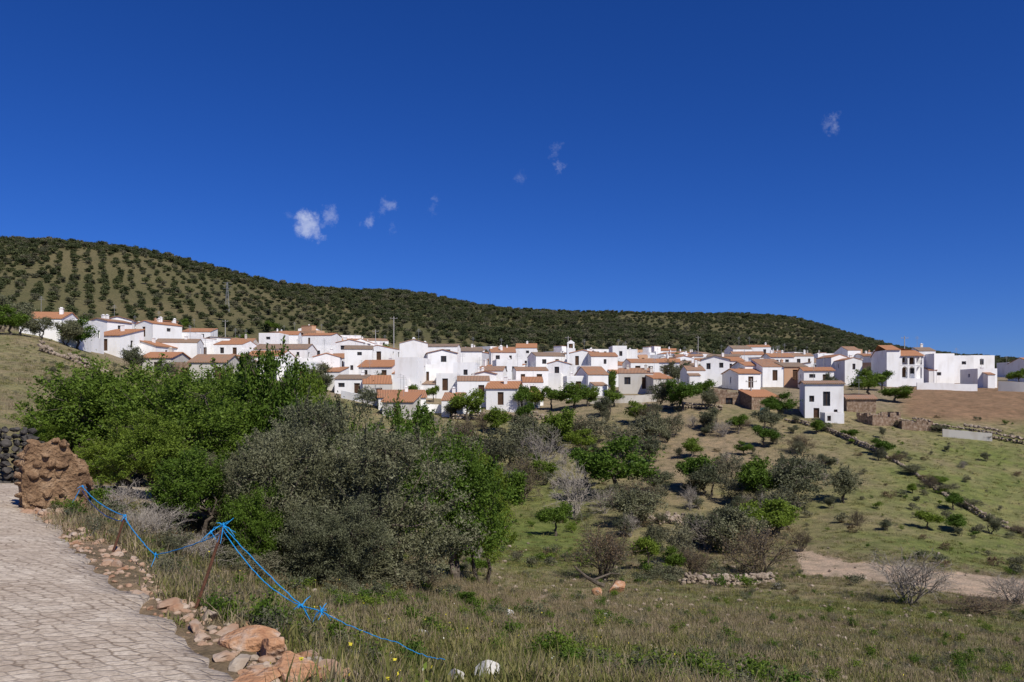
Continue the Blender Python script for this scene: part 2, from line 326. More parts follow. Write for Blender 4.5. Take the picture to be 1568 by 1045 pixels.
# ------------------------------------------------------------------ ground
th=np.concatenate([np.linspace(-math.pi,-.72,60,endpoint=False),np.linspace(-.72,.72,720,endpoint=False),np.linspace(.72,math.pi,60)])
rr=np.concatenate([[.05,.5,1,1.5,2],np.exp(np.linspace(math.log(2.5),math.log(5500),540))])
TH,RRR=np.meshgrid(th,rr);X=RRR*np.sin(TH);Y=RRR*np.cos(TH);Zt=Hf(X,Y)
field=[(1215,60),(1300,53.5),(1400,50.5),(1568,49.5),(1900,47),(1900,33),(1568,39),(1400,43),(1300,46.5),(1230,49)]
def inpoly(u,d,poly):
    r=np.zeros(u.shape,bool);n=len(poly)
    for i in range(n):
        x1,y1=poly[i];x2,y2=poly[(i+1)%n]
        c=((y1>d)!=(y2>d))&(u<(x2-x1)*(d-y1)/(y2-y1+1e-12)+x1);r^=c
    return r
def gcol(x,y):
    d=np.maximum(y,.5);u=UC+F*np.clip(x/d,-3,3);ld=np.log(d)
    def bl(u0,d0,su,sd): return np.exp(-((u-u0)/su)**2-((ld-math.log(d0))/sd)**2)
    n1=fbm(x*.12,y*.12,21);n2=fbm(x*.5,y*.5,22);n3=fbm(x*.03,y*.03,23);n4=fbm(x*1.6,y*1.6,24)
    g=.33+.55*n1+.4*n2+.25*n4+.25*bl(1250,14,420,.6)+.9*bl(820,60,130,.35)+.55*bl(1450,62,200,.12)+.5*bl(1450,88,220,.2)+.6*bl(1300,30,280,.2)-.5*bl(800,22,400,.45)+.25*bl(520,6,150,.3)
    g=np.clip(g,0,1)
    dry=np.array([.235,.190,.112]);gr=np.array([.128,.155,.042])
    C=dry*(1-g[...,None])+gr*g[...,None]
    so=np.clip(.85*bl(1060,95,150,.33)+.35*bl(800,20,400,.4)+.6*n2*sst(.0,.5,n1+.2)+ .5*n3+.5*n4*sst(0,.5,-n1+.2),0,1)*sst(3,8,d)
    so=so*(1-.7*bl(820,60,120,.35))
    C=C*(1-.75*so[...,None])+np.array([.245,.182,.122])*.75*so[...,None]
    ve=np.clip(sst(118,135,d)*(1-sst(330,380,d)),0,1)[...,None];C=C*(1-ve*.8)+np.array([.24,.19,.13])*ve*.8
    lb=(np.exp(-((u-20)/170.)**4)*sst(28,45,d)*(1-sst(100,120,d)))[...,None];C=C*(1-.7*lb)+(np.array([.27,.215,.13])*(1-g[...,None]*.7)+np.array([.13,.16,.05])*g[...,None]*.7)*.7*lb
    br=(sst(1360,1400,u)*sst(114,122,d)*(1-sst(175,200,d)))[...,None];C=C*(1-br)+np.array([.215,.138,.083])*(1+.25*n2[...,None])*br
    hl=sst(np.where(u<480,200,340),np.where(u<480,240,380),d)[...,None];nn=(fbm(x*.02,y*.02,31)*.5+.5)[...,None]
    C=C*(1-hl)+(np.array([.072,.078,.033])*(1-nn)+np.array([.145,.120,.064])*nn)*hl
    f=inpoly(u+8*n2,d+1.2*n1,field)&(y>5);C[f]=np.array([.40,.305,.22])*(1+.15*n2[f][:,None])
    D,_=roadinfo(x,y);e=((1-sst(W/2+.2,W/2+.9,D))*.7)[...,None];C=C*(1-e)+np.array([.32,.22,.15])*e
    return C,g,so
Cg,_,_=gcol(X,Y)
nr,nc=X.shape;ii=np.arange(nr-1)[:,None]*nc;jj=np.arange(nc-1)[None,:]
FQ=np.stack([ii+jj,ii+nc+jj,ii+nc+jj+1,ii+jj+1],-1).reshape(-1,4)
mg,nt,N,L,P=mat('ground_soil')
at=N.new('ShaderNodeAttribute');at.attribute_name='gcol';tcn=N.new('ShaderNodeTexCoord')
def nz(sc,det=8,ro=.7):
    n=N.new('ShaderNodeTexNoise');n.inputs['Scale'].default_value=sc;n.inputs['Detail'].default_value=det;n.inputs['Roughness'].default_value=ro;L.new(tcn.outputs['Object'],n.inputs['Vector']);return n
na1=nz(.9);na2=nz(9,8,.75)
rA=ramp(N,[(.3,(.5,.55,.45)),(.5,(1,1,1)),(.72,(1.45,1.35,1.25))]);L.new(na1.outputs['Fac'],rA.inputs[0])
rB=ramp(N,[(.3,(.35,.37,.35)),(.5,(1,1,1)),(.75,(1.7,1.65,1.6))]);L.new(na2.outputs['Fac'],rB.inputs[0])
m1=N.new('ShaderNodeMix');m1.data_type='RGBA';m1.blend_type='MULTIPLY';m1.inputs[0].default_value=1;L.new(at.outputs['Color'],m1.inputs[6]);L.new(rA.outputs[0],m1.inputs[7])
m2=N.new('ShaderNodeMix');m2.data_type='RGBA';m2.blend_type='MULTIPLY';m2.inputs[0].default_value=.9;L.new(m1.outputs[2],m2.inputs[6]);L.new(rB.outputs[0],m2.inputs[7])
L.new(m2.outputs[2],P.inputs['Base Color']);P.inputs['Roughness'].default_value=.95;P.inputs['Specular IOR Level'].default_value=.1
bp=N.new('ShaderNodeBump');bp.inputs['Strength'].default_value=1;bp.inputs['Distance'].default_value=.08;L.new(na2.outputs['Fac'],bp.inputs['Height']);L.new(bp.outputs[0],P.inputs['Normal'])
me=npmesh('ground',np.stack([X,Y,Zt],-1).reshape(-1,3),[FQ[:,::-1]],[mg],np.zeros(len(FQ)),True)
ca=me.color_attributes.new('gcol','FLOAT_COLOR','POINT');ca.data.foreach_set('color',np.concatenate([Cg,np.ones(Cg.shape[:2]+(1,))],-1).astype(np.float32).ravel())
link(bpy.data.objects.new('ground',me))
# ------------------------------------------------------------------ road
rng=np.random.default_rng(3)
K=18;V=[]
edge=.16*fbm(np.arange(160)*.35,np.zeros(160),41)+.10*fbm(np.arange(160)*1.3,np.zeros(160),42)
for k in range(K):
    f=k/(K-1);off=W*f
    q=RR+nrm*(off+ (edge[:,None] if k==0 else 0));zc=rz+.03+.05*(1-(2*f-1)**2)
    if k==0: zc=rz+.0
    V.append(np.c_[q,zc])
V.append(np.c_[RR+nrm*(W+.05),rz-.25]);V.insert(0,np.c_[RR+nrm*(edge-.03)[:,None],rz-.3])
V=np.array(V);a,b=V.shape[:2];ii=np.arange(a-1)[:,None]*b;jj=np.arange(b-1)[None,:]
FR=np.stack([ii+jj,ii+jj+1,ii+b+jj+1,ii+b+jj],-1).reshape(-1,4)
mr_,nt,N,L,P=mat('cobbled_concrete')
tcn=N.new('ShaderNodeTexCoord');mp=N.new('ShaderNodeMapping');mp.inputs['Rotation'].default_value=(0,0,math.radians(-37));mp.inputs['Scale'].default_value=(1.0,1.7,1);L.new(tcn.outputs['Object'],mp.inputs[0])
n0=N.new('ShaderNodeTexNoise');n0.inputs['Scale'].default_value=7;n0.inputs['Detail'].default_value=4;L.new(mp.outputs[0],n0.inputs[0]);va=N.new('ShaderNodeVectorMath');va.operation='MULTIPLY_ADD';L.new(n0.outputs['Color'],va.inputs[0]);va.inputs[1].default_value=(.09,.09,0);L.new(mp.outputs[0],va.inputs[2])
vo=N.new('ShaderNodeTexVoronoi');vo.feature='DISTANCE_TO_EDGE';vo.inputs['Scale'].default_value=7;vo.inputs['Randomness'].default_value=.5;L.new(va.outputs[0],vo.inputs['Vector'])
vc=N.new('ShaderNodeTexVoronoi');vc.inputs['Scale'].default_value=7;vc.inputs['Randomness'].default_value=.5;L.new(va.outputs[0],vc.inputs['Vector'])
ns=nz(.9);nf=nz(26,8,.75)
rc=ramp(N,[(.3,(.47,.38,.29)),(.7,(.64,.56,.46))]);L.new(ns.outputs['Fac'],rc.inputs[0])
re_=ramp(N,[(0,(.34,.28,.22)),(.11,(1,1,1))]);L.new(vo.outputs['Distance'],re_.inputs[0])
rcc=ramp(N,[(0,(.74,.70,.66)),(1,(1.1,1.1,1.08))]);sx=N.new('ShaderNodeSeparateXYZ');L.new(vc.outputs['Color'],sx.inputs[0]);L.new(sx.outputs[0],rcc.inputs[0])
def mul(a_,b_,f=1):
    q=N.new('ShaderNodeMix');q.data_type='RGBA';q.blend_type='MULTIPLY'
    if isinstance(f,(int,float)): q.inputs[0].default_value=f
    else: L.new(f,q.inputs[0])
    L.new(a_,q.inputs[6]);L.new(b_,q.inputs[7]);return q.outputs[2]
rn=ramp(N,[(.3,(.55,.52,.48)),(.6,(1.08,1.08,1.08))]);L.new(nf.outputs['Fac'],rn.inputs[0])
nj=nz(1.7,5,.6);jf=ramp(N,[(.38,(.10,.10,.10)),(.6,(.85,.85,.85))]);L.new(nj.outputs['Fac'],jf.inputs[0])
o1=mul(mul(mul(rc.outputs[0],re_.outputs[0],jf.outputs[0]),rcc.outputs[0],.7),rn.outputs[0],1);L.new(o1,P.inputs['Base Color']);P.inputs['Roughness'].default_value=.85
rh=ramp(N,[(0,(0,0,0)),(.12,(1,1,1))]);L.new(vo.outputs['Distance'],rh.inputs[0])
ad=N.new('ShaderNodeMath');ad.operation='MULTIPLY_ADD';L.new(nf.outputs['Fac'],ad.inputs[0]);ad.inputs[1].default_value=1.3;L.new(rh.outputs[0],ad.inputs[2])
bp=N.new('ShaderNodeBump');bp.inputs['Strength'].default_value=.7;bp.inputs['Distance'].default_value=.013;L.new(ad.outputs[0],bp.inputs['Height']);L.new(bp.outputs[0],P.inputs['Normal'])
link(bpy.data.objects.new('cobbled_road',npmesh('cobbled_road',V.reshape(-1,3),[FR],[mr_],np.zeros(len(FR)),True)))
it=[]
for i in range(30,125):
    for k in range(9):
        o=rng.uniform(-.45,.12)-(.1 if k>2 else 0);s=rng.uniform(.01,.045)*(1.9 if rng.random()<.12 else 1);x,y=RR[i]+nrm[i]*o+rng.normal(size=2)*.05
        it.append((x,y,max(H1(x,y),rz[i]-.12)+s*.1,(s,s*.8,s*.6)))
rockmass('roadside_stones',it,M['rubble'],I2,.04)
it=[]
for k in range(1100):
    u=rng.uniform(300,1500);d=math.exp(rng.uniform(math.log(5),math.log(60)));x=(u-UC)/F*d
    if roadinfo([x],[d])[0][0]<W/2+.2: continue
    s=rng.uniform(.015,.05)*(1+d/20);it.append((x,d,H1(x,d)+s*.45,(s,s*.8,s*.6)))
rockmass('loose_stones',it,M['stone'],I1,.05)
BP=[]
def block(name,u,v,s,m,zoff=.0,dm=3):
    x,y=hit(u,v,dm);v_,f=rock(rng,I4,s,12,.006);z=H1(x,y)
    if y<7: BP.append((x,y,max(s)*1.1+.12))
    q=fbm(v_[:,0]*9+v_[:,2]*6,v_[:,1]*9+3+v_[:,2]*5,5);v_=v_*(1+.10*q[:,None])
    return link(bpy.data.objects.new(name,npmesh(name,v_+np.array([x,y,z+s[2]*.45+zoff]),[f],[m],np.zeros(len(f)))))
for (u,v,s,m) in [(385,995,(.26,.15,.11),'orange'),(418,1010,(.14,.14,.13),'orange'),(352,972,(.17,.12,.06),'rubble'),(450,1040,(.22,.16,.10),'orange'),(505,1043,(.15,.13,.11),'rubble'),(400,1046,(.21,.13,.07),'orange'),(365,1022,(.11,.09,.06),'stone'),(470,1012,(.09,.08,.06),'rubble'),(488,1022,(.07,.06,.05),'stone'),(535,1046,(.1,.09,.07),'orange'),(430,978,(.07,.06,.04),'rubble'),
  (745,1044,(.17,.12,.11),'pale'),(700,1044,(.11,.10,.08),'pale'),(890,1045,(.08,.07,.06),'pale'),(265,930,(.2,.11,.05),'rubble'),(320,950,(.12,.1,.07),'stone'),(300,965,(.1,.07,.05),'rubble'),(645,975,(.12,.10,.08),'pale'),(945,907,(.6,.4,.3),'orange'),(915,912,(.35,.3,.25),'orange'),(470,878,(.18,.12,.09),'stone'),(300,905,(.1,.1,.08),'stone'),(1190,903,(.3,.25,.2),'pale'),(1128,895,(.3,.25,.25),'stone'),(600,888,(.35,.25,.2),'rubble'),(780,945,(.2,.15,.13),'pale'),(930,950,(.2,.15,.13),'pale')]:
    block('rubble_stone',u,v,s,M[m])
# ------------------------------------------------------------------ stone walls
def stonewall(name,pts,h,s,m,lay=None,base=I1,th=.5):
    P=resample(np.array([((u-UC)/F*d,d) for u,d in pts]),80);L_=np.linalg.norm(np.diff(P,axis=0),axis=1).sum();n=int(L_/(s*1.5));Q=resample(P,max(n,3));it=[];lay=lay or max(1,int(h/(s*1.3)))
    for i,(x,y) in enumerate(Q):
        g=H1(x,y);hh=h*(.25+1.0*float(vn(i*.11,7.3,len(pts))))
        for k in range(lay):
            zz=(k+.5)/lay*h
            if zz>hh: continue
            for w in (-th/2,th/2):
                q=s*rng.uniform(.75,1.15);it.append((x+rng.normal()*s*.25,y+w+rng.normal()*s*.3,g+zz+rng.normal()*s*.1,(q,q*.8,q*.75)))
    return rockmass(name,it,m,base,.07)
stonewall('dry_stone_wall',[(1310,118),(1400,112),(1480,108),(1568,104),(1700,100)],1.5,.3,M['stone'])
stonewall('dry_stone_wall',[(1195,116),(1240,112),(1300,103),(1350,95),(1410,85),(1480,76),(1568,70),(1650,66)],.7,.22,M['stone'])
stonewall('dry_stone_wall',[(1035,41),(1090,41.5),(1130,42),(1185,44)],.55,.17,M['stone'],base=I2)
stonewall('dark_stone_wall',[(-420,15),(-150,17.3),(0,18.2),(75,18.7)],1.5,.11,M['stoned'],base=I2,th=.3)
stonewall('dry_stone_wall',[(690,120),(740,122),(800,124),(860,122)],1.3,.3,M['stone'])
stonewall('dry_stone_wall',[(60,92),(110,88),(200,84)],1.3,.3,M['stone'])
stonewall('dry_stone_wall',[(960,126),(1040,124),(1110,122)],1.2,.3,M['stone'])
it=[]
for k in range(120):
    x,y=hit(1033,800,40);x+=rng.normal()*1.1;y+=rng.normal()*.8;s=rng.uniform(.1,.26);it.append((x,y,H1(x,y)+s*.5+rng.uniform(0,.5)*math.exp(-((x-hit(1033,800,40)[0])**2)/2),(s,s,s*.7)))
rockmass('rubble_heap',it,M['stone'])
# broken end of a mud-bonded stone wall
def stub(name,x,y,rot,l,w,h):
    r=np.random.default_rng(4);V=[];Fl=[];n=0
    c,s=math.cos(rot),math.sin(rot);z0=H1(x,y)-.1
    V0,F0=ico(6);V0=np.sign(V0)*np.abs(V0)**.24;V0/=np.abs(V0).max()
    q=fbm(V0[:,0]*6+V0[:,2]*7,V0[:,1]*6+V0[:,2]*5,3);q2=fbm(V0[:,0]*2+V0[:,2]*1.5,V0[:,1]*2-V0[:,2]*2,8);q3=fbm(V0[:,0]*19+V0[:,2]*17,V0[:,1]*19-V0[:,2]*15,9)
    V0=V0*(1+.09*q+.10*q2+.035*q3)[:,None]
    def prof(t): return 1-.34*sst(.15,1,t)-.16*sst(.5,1,-t)+.05*np.sin(t*7+1)
    V0[:,2]=(V0[:,2]+1)/2*h*.97*prof(V0[:,0]);V0[:,0]*=l/2*.95;V0[:,1]*=w/2*.93
    V.append(V0);Fl.append(F0);n+=len(V0)
    lay=8
    for k in range(lay):
        zz=(k+.5)/lay*h
        for side in range(4):
            L_=l if side%2==0 else w;m=int(L_/.17)
            for i in range(m):
                a=((i+.5+.5*(k%2))/m-.5)*L_+r.normal()*.03
                if abs(a)>L_/2: continue
                px,py=((a,-w/2),(l/2,a),(a,w/2),(-l/2,a))[side]
                if zz>h*prof(px/(l/2))-.05 or r.random()<.35: continue
                sz=(r.uniform(.05,.13),r.uniform(.05,.09),h/lay*r.uniform(.3,.55))
                v,f=rock(r,I3,sz,8,.015);k2=.90+.04*r.normal();V.append(v+np.array([px*k2,py*k2,zz+r.normal()*.015]));Fl.append(f+n);n+=len(v)
    for i in range(22):
        px=r.uniform(-l/2,l/2)*.85;py=r.uniform(-w/2,w/2)*.8;v,f=rock(r,I3,(r.uniform(.04,.09),.06,.04),7,.02);V.append(v+np.array([px,py,h*prof(px/(l/2))*.95]));Fl.append(f+n);n+=len(v)
    V=np.concatenate(V)@np.array([[c,s,0],[-s,c,0],[0,0,1]]);Fa=np.concatenate(Fl)
    return link(bpy.data.objects.new(name,npmesh(name,V+np.array([x,y,z0]),[Fa],[M['mud']],np.zeros(len(Fa)))))
stub('masonry_wall_stub',-6.55,11.5,math.radians(38),.86,.46,1.10)
it=[]
for k in range(110):
    x=-6.45+rng.normal()*.5;y=11.2+rng.normal()*.4
    if roadinfo([x],[y])[0][0]<W/2-.15: continue
    s=rng.uniform(.02,.09);it.append((x,y,H1(x,y)+s*.3,(s,s*.8,s*.7)))
rockmass('fallen_masonry',it,M['rubble'],I2)
# ------------------------------------------------------------------ buildings
BLD=[]
class B:
    def __init__(s): s.p={}
    def add(s,part,vs,f,m):
        q=s.p.setdefault(part,([],[],[],[]));n=len(q[0]);q[0].extend(vs)
        if m not in q[3]: q[3].append(m)
        mi=q[3].index(m)
        for a in f: q[1].append(tuple(i+n for i in a));q[2].append(mi)
    def box(s,part,x0,x1,y0,y1,z0,z1,m):
        v=[(x,y,z) for z in (z0,z1) for y in (y0,y1) for x in (x0,x1)]
        s.add(part,v,[(0,2,3,1),(4,5,7,6),(0,1,5,4),(2,6,7,3),(0,4,6,2),(1,3,7,5)],m)
    def wall(s,p0,p1,z0,z1,ops,m,dep=.2,pm='glass'):
        L_=math.hypot(p1[0]-p0[0],p1[1]-p0[1]);dx,dy=(p1[0]-p0[0])/L_,(p1[1]-p0[1])/L_;nx,ny=dy,-dx
        def P(a,z,o=0): return (p0[0]+dx*a-nx*o,p0[1]+dy*a-ny*o,z)
        xs=sorted({0,L_}|{o[0] for o in ops}|{o[1] for o in ops});zs=sorted({z0,z1}|{o[2] for o in ops}|{o[3] for o in ops})
        for i in range(len(xs)-1):
            for j in range(len(zs)-1):
                cx=(xs[i]+xs[i+1])/2;cz=(zs[j]+zs[j+1])/2
                if any(o[0]<cx<o[1] and o[2]<cz<o[3] for o in ops): continue
                s.add('walls',[P(xs[i],zs[j]),P(xs[i+1],zs[j]),P(xs[i+1],zs[j+1]),P(xs[i],zs[j+1])],[(0,1,2,3)],m)
        for o in ops:
            a,b,c,d=o[:4];k=o[4] if len(o)>4 else pm
            for (q1,q2) in (((a,c),(b,c)),((b,c),(b,d)),((b,d),(a,d)),((a,d),(a,c))):
                s.add('walls',[P(*q1),P(*q1,dep),P(*q2,dep),P(*q2)],[(0,1,2,3)],m)
            s.add('windows',[P(a,c,dep),P(b,c,dep),P(b,d,dep),P(a,d,dep)],[(0,1,2,3)],M[k])
            if k=='glass' and b-a<2:
                mm_=(a+b)/2
                s.add('windows',[P(mm_-.04,c,dep-.03),P(mm_+.04,c,dep-.03),P(mm_+.04,d,dep-.03),P(mm_-.04,d,dep-.03)],[(0,1,2,3)],M['wood'])
    def done(s,name,x,y,z,rot):
        root=None
        for part in ['walls']+[k for k in s.p if k!='walls']:
            q=s.p[part];o=bpy.data.objects.new(name if root is None else part,pymesh(part,q[0],q[1],q[3],q[2]))
            if root is None: root=o;link(o);o.location=(x,y,z);o.rotation_euler=(0,0,rot)
            else: link(o,root)
        return root
def ops_for(L_,zf,top,rg,dens=1.0,door=False):
    out=[];fl=max(1,int((top-zf+.4)/2.7))
    for k in range(fl):
        n=max(0,int(L_/2.7*dens+rg.uniform(-.3,.7)))
        for i in range(n):
            if rg.random()<.22: continue
            c=(i+.5)/n*L_+rg.uniform(-.3,.3);w=rg.choice([.6,.8,.95,1.1]);hh=rg.choice([.7,1.0,1.2,1.3])
            if c-w/2<.3 or c+w/2>L_-.3: continue
            zt=top-.55-2.75*(fl-1-k)-rg.uniform(0,.15)
            if k==0 and door and i==n//2 and zt-2.1>zf-.6: out.append((c-.5,c+.5,zt-2.1,zt,'wood'));continue
            if k==fl-1 and rg.random()<.15 and door: out.append((c-w/2,c+w/2,zt-2.0,zt,'wood'));continue
            out.append((c-w/2,c+w/2,zt-hh,zt,'glass'))
    return out
def house(x,y,w,dp,top,rot=0,roof='gx',m='white',name='white_house',rg=random,dens=.85,pitch=None,zf=None,ops=None,sops=None,chim=None,annex=True,hmin=2.3):
    """x,y centre of the front wall; top = eaves height (absolute)"""
    if pitch is None: pitch=rg.uniform(.20,.34)
    c,s=math.cos(rot),math.sin(rot)
    cs=[(x+c*a-s*b,y+s*a+c*b) for a in (-w/2,w/2) for b in (0,dp)]
    hs=[H1(*q) for q in cs];zb=min(hs)-.6;g=zf if zf is not None else (hs[0]+hs[2])/2
    if top<g+hmin: top=g+hmin
    b=B();mt=M[m];a0,a1=-w/2,w/2;z0=zb;T=top;hz=0
    fo=ops if ops is not None else ops_for(w,g,T,rg,dens,True)
    so=sops if sops is not None else ops_for(dp,g,T,rg,dens*.6)
    b.wall((a0,0),(a1,0),z0,T,fo,mt)
    b.wall((a1,0),(a1,dp),z0,T,so,mt)
    b.wall((a1,dp),(a0,dp),z0,T,[],mt)
    b.wall((a0,dp),(a0,0),z0,T,ops_for(dp,g,T,rg,dens*.4) if sops is None else [],mt)
    ov=rg.choice([.06,.12,.22]);tk=.13
    def slab(P4,mm):
        lo=[(p[0],p[1],p[2]) for p in P4];hi=[(p[0],p[1],p[2]+tk) for p in P4]
        b.add('roof',lo+hi,[(3,2,1,0),(4,5,6,7),(0,1,5,4),(1,2,6,5),(2,3,7,6),(3,0,4,7)],mm)
    if roof=='gx':
        r=dp/2*pitch;e=-ov*pitch
        slab([(a0-ov,-ov,T+e),(a1+ov,-ov,T+e),(a1+ov,dp/2,T+r),(a0-ov,dp/2,T+r)],M['tilex'])
        slab([(a0-ov,dp/2,T+r+.003),(a1+ov,dp/2,T+r+.003),(a1+ov,dp+ov,T+e),(a0-ov,dp+ov,T+e)],M['tilex'])
        for xx,fl in ((a0,0),(a1,1)):
            b.add('walls',[(xx,0,T),(xx,dp,T),(xx,dp/2,T+r)],[(0,1,2) if fl else (0,2,1)],mt)
        hz=r
    elif roof=='gy':
        r=w/2*pitch;e=-ov*pitch
        slab([(a0-ov,-ov,T+e),(0,-ov,T+r),(0,dp+ov,T+r),(a0-ov,dp+ov,T+e)],M['tiley'])
        slab([(0,-ov,T+r+.003),(a1+ov,-ov,T+e),(a1+ov,dp+ov,T+e),(0,dp+ov,T+r+.003)],M['tiley'])
        b.add('walls',[(a0,0,T),(a1,0,T),(0,0,T+r)],[(0,1,2)],mt);b.add('walls',[(a0,dp,T),(a1,dp,T),(0,dp,T+r)],[(0,2,1)],mt);hz=r
    elif roof=='mx':
        r=dp*pitch*.7
        slab([(a0-ov,-ov,T-.05),(a1+ov,-ov,T-.05),(a1+ov,dp+.1,T+r),(a0-ov,dp+.1,T+r)],M['tilex'])
        for xx,fl in ((a0,0),(a1,1)): b.add('walls',[(xx,0,T),(xx,dp,T),(xx,dp,T+r)],[(0,1,2) if fl else (0,2,1)],mt)
        b.add('walls',[(a0,dp,T),(a1,dp,T),(a1,dp,T+r),(a0,dp,T+r)],[(0,3,2,1)],mt);hz=r
    elif roof=='ml':
        r=w*pitch*.6
        slab([(a0-ov,-ov,T-.05),(a1+ov,-ov,T+r),(a1+ov,dp+ov,T+r),(a0-ov,dp+ov,T-.05)],M['tiley'])
        b.add('walls',[(a0,0,T),(a1,0,T),(a1,0,T+r)],[(0,1,2)],mt);b.add('walls',[(a0,dp,T),(a1,dp,T),(a1,dp,T+r)],[(0,2,1)],mt);b.add('walls',[(a1,0,T),(a1,dp,T),(a1,dp,T+r),(a1,0,T+r)],[(0,1,2,3)],mt);hz=r
    elif roof=='open':
        for (p0,p1) in (((a0,0),(a1,0)),((a1,0),(a1,dp)),((a1,dp),(a0,dp)),((a0,dp),(a0,0))):
            n=6
            for i in range(n):
                t0,t1=i/n+.002,(i+1)/n-.002;q0=(p0[0]+(p1[0]-p0[0])*t0,p0[1]+(p1[1]-p0[1])*t0);q1=(p0[0]+(p1[0]-p0[0])*t1,p0[1]+(p1[1]-p0[1])*t1)
                h0=rg.uniform(.0,.9);b.box('broken_wall_head',min(q0[0],q1[0])-.01,max(q0[0],q1[0])+.25,min(q0[1],q1[1])-.01,max(q0[1],q1[1])+.25,T-.02,T+h0,mt)
        b.add('walls',[(a0,0,g+.3),(a1,0,g+.3),(a1,dp,g+.3),(a0,dp,g+.3)],[(0,1,2,3)],mt)
    else:
        p=.22;ph=.7 if roof=='f' else .3
        b.box('parapet',a0-.004,a1+.004,-.004,p,T,T+ph,mt);b.box('parapet',a0-.004,a1+.004,dp-p,dp+.004,T,T+ph,mt)
        b.box('parapet',a0-.003,a0+p,p+.002,dp-p-.002,T,T+ph,mt);b.box('parapet',a1-p,a1+.003,p+.002,dp-p-.002,T,T+ph,mt)
        b.add('roof',[(a0,0,T-.05),(a1,0,T-.05),(a1,dp,T-.05),(a0,dp,T-.05)],[(0,1,2,3)],M['patio'])
        if roof=='ft':
            pw=w*.45;x0=rg.uniform(a0+.3,a1-pw-.3);b.box('stair_room',x0,x0+pw,dp*.4,dp-.4,T-.04,T+2.4,mt)
            b.box('stair_room',x0-.1,x0+pw+.1,dp*.4-.1,dp-.3,T+2.402,T+2.52,M['tilex'])
    if annex and ops is None and rg.random()<.6:
        k=rg.choice([0,1,2]);hh=min(T-g-1.0,rg.uniform(2.1,3.0));dA=rg.uniform(2,3.2)
        if hh>1.9:
            if k==0: xa,xb,ya,yb=a0+rg.uniform(0,.3)*w,a1-rg.uniform(.1,.4)*w,-dA,-.004
            elif k==1: xa,xb,ya,yb=a1+.004,a1+rg.uniform(2,4),rg.uniform(-1,1),dp*.7
            else: xa,xb,ya,yb=a0-rg.uniform(2,4),a0-.004,rg.uniform(-1,1),dp*.7
            zt=g+hh;wo=ops_for(xb-xa,g,zt,rg,.6,rg.random()<.5)
            b.wall((xa,ya),(xb,ya),z0-1,zt,wo,mt);b.wall((xb,ya),(xb,yb),z0-1,zt,[],mt);b.wall((xa,yb),(xa,ya),z0-1,zt,[],mt);b.wall((xb,yb),(xa,yb),z0-1,zt,[],mt)
            if rg.random()<.6:
                rr_=(yb-ya)*.2;b.add('wing_roof',[(xa-.1,ya-.1,zt-.02),(xb+.1,ya-.1,zt-.02),(xb+.1,yb,zt+rr_),(xa-.1,yb,zt+rr_),(xa-.1,ya-.1,zt+.1),(xb+.1,ya-.1,zt+.1),(xb+.1,yb,zt+rr_+.12),(xa-.1,yb,zt+rr_+.12)],[(0,3,2,1),(4,5,6,7),(0,1,5,4),(1,2,6,5),(2,3,7,6),(3,0,4,7)],M['tilex'])
                for xx in (xa,xb): b.add('walls',[(xx,ya,zt),(xx,yb,zt),(xx,yb,zt+rr_)],[(0,1,2)],mt)
            else: b.box('wing_parapet',xa-.004,xb+.004,ya-.004,ya+.2,zt,zt+.6,mt);b.box('wing_parapet',xb-.2,xb+.003,ya+.202,yb,zt,zt+.6,mt);b.box('wing_parapet',xa-.003,xa+.2,ya+.202,yb,zt,zt+.6,mt);b.add('wing_roof',[(xa,ya,zt-.03),(xb,ya,zt-.03),(xb,yb,zt-.03),(xa,yb,zt-.03)],[(0,1,2,3)],M['patio'])
    if chim or (chim is None and rg.random()<.6):
        for q in range(rg.choice([1,1,2])):
            cx=rg.uniform(a0+.8,a1-.8) if w>2 else 0;cy=dp*rg.uniform(.25,.7);zt=T+hz+rg.uniform(.4,.9)
            b.box('chimney',cx-.25,cx+.25,cy-.22,cy+.22,T-.02,zt,mt);b.box('chimney',cx-.32,cx+.32,cy-.29,cy+.29,zt+.002,zt+.08,mt);b.box('chimney',cx-.16,cx+.16,cy-.12,cy+.12,zt+.082,zt+.25,mt)
    if rg.random()<.4 and roof!='open':
        cx=rg.uniform(a0+.5,a1-.5);cy=dp*.5
        b.box('aerial',cx-.02,cx+.02,cy-.02,cy+.02,T,T+hz+2.6,M['steel'])
        for q in range(3): b.box('aerial',cx-.5+q*.1,cx+.5-q*.1,cy+.021,cy+.05,T+hz+2.0+q*.22,T+hz+2.03+q*.22,M['steel'])
    BLD.append((x,y,max(w,dp)))
    return b.done(name,x,y,0,rot)
R=random.Random(5)
def H_(u0,u1,vt,d,roof='gx',rot=0,m='white',dp=8,name=None,**k):
    w=(u1-u0)/F*d;x=((u0+u1)/2-UC)/F*d;top=CZ+(VH-vt)/F*d
    if roof in('f','fl','ft'): top-=.5
    return house(x,d,w,dp,top,math.radians(rot),roof,m,name or {'white':'white_house','peach':'peach_house','beige':'plaster_house','ruin':'ruined_stone_house','grayw':'cement_house'}[m],R,**k)
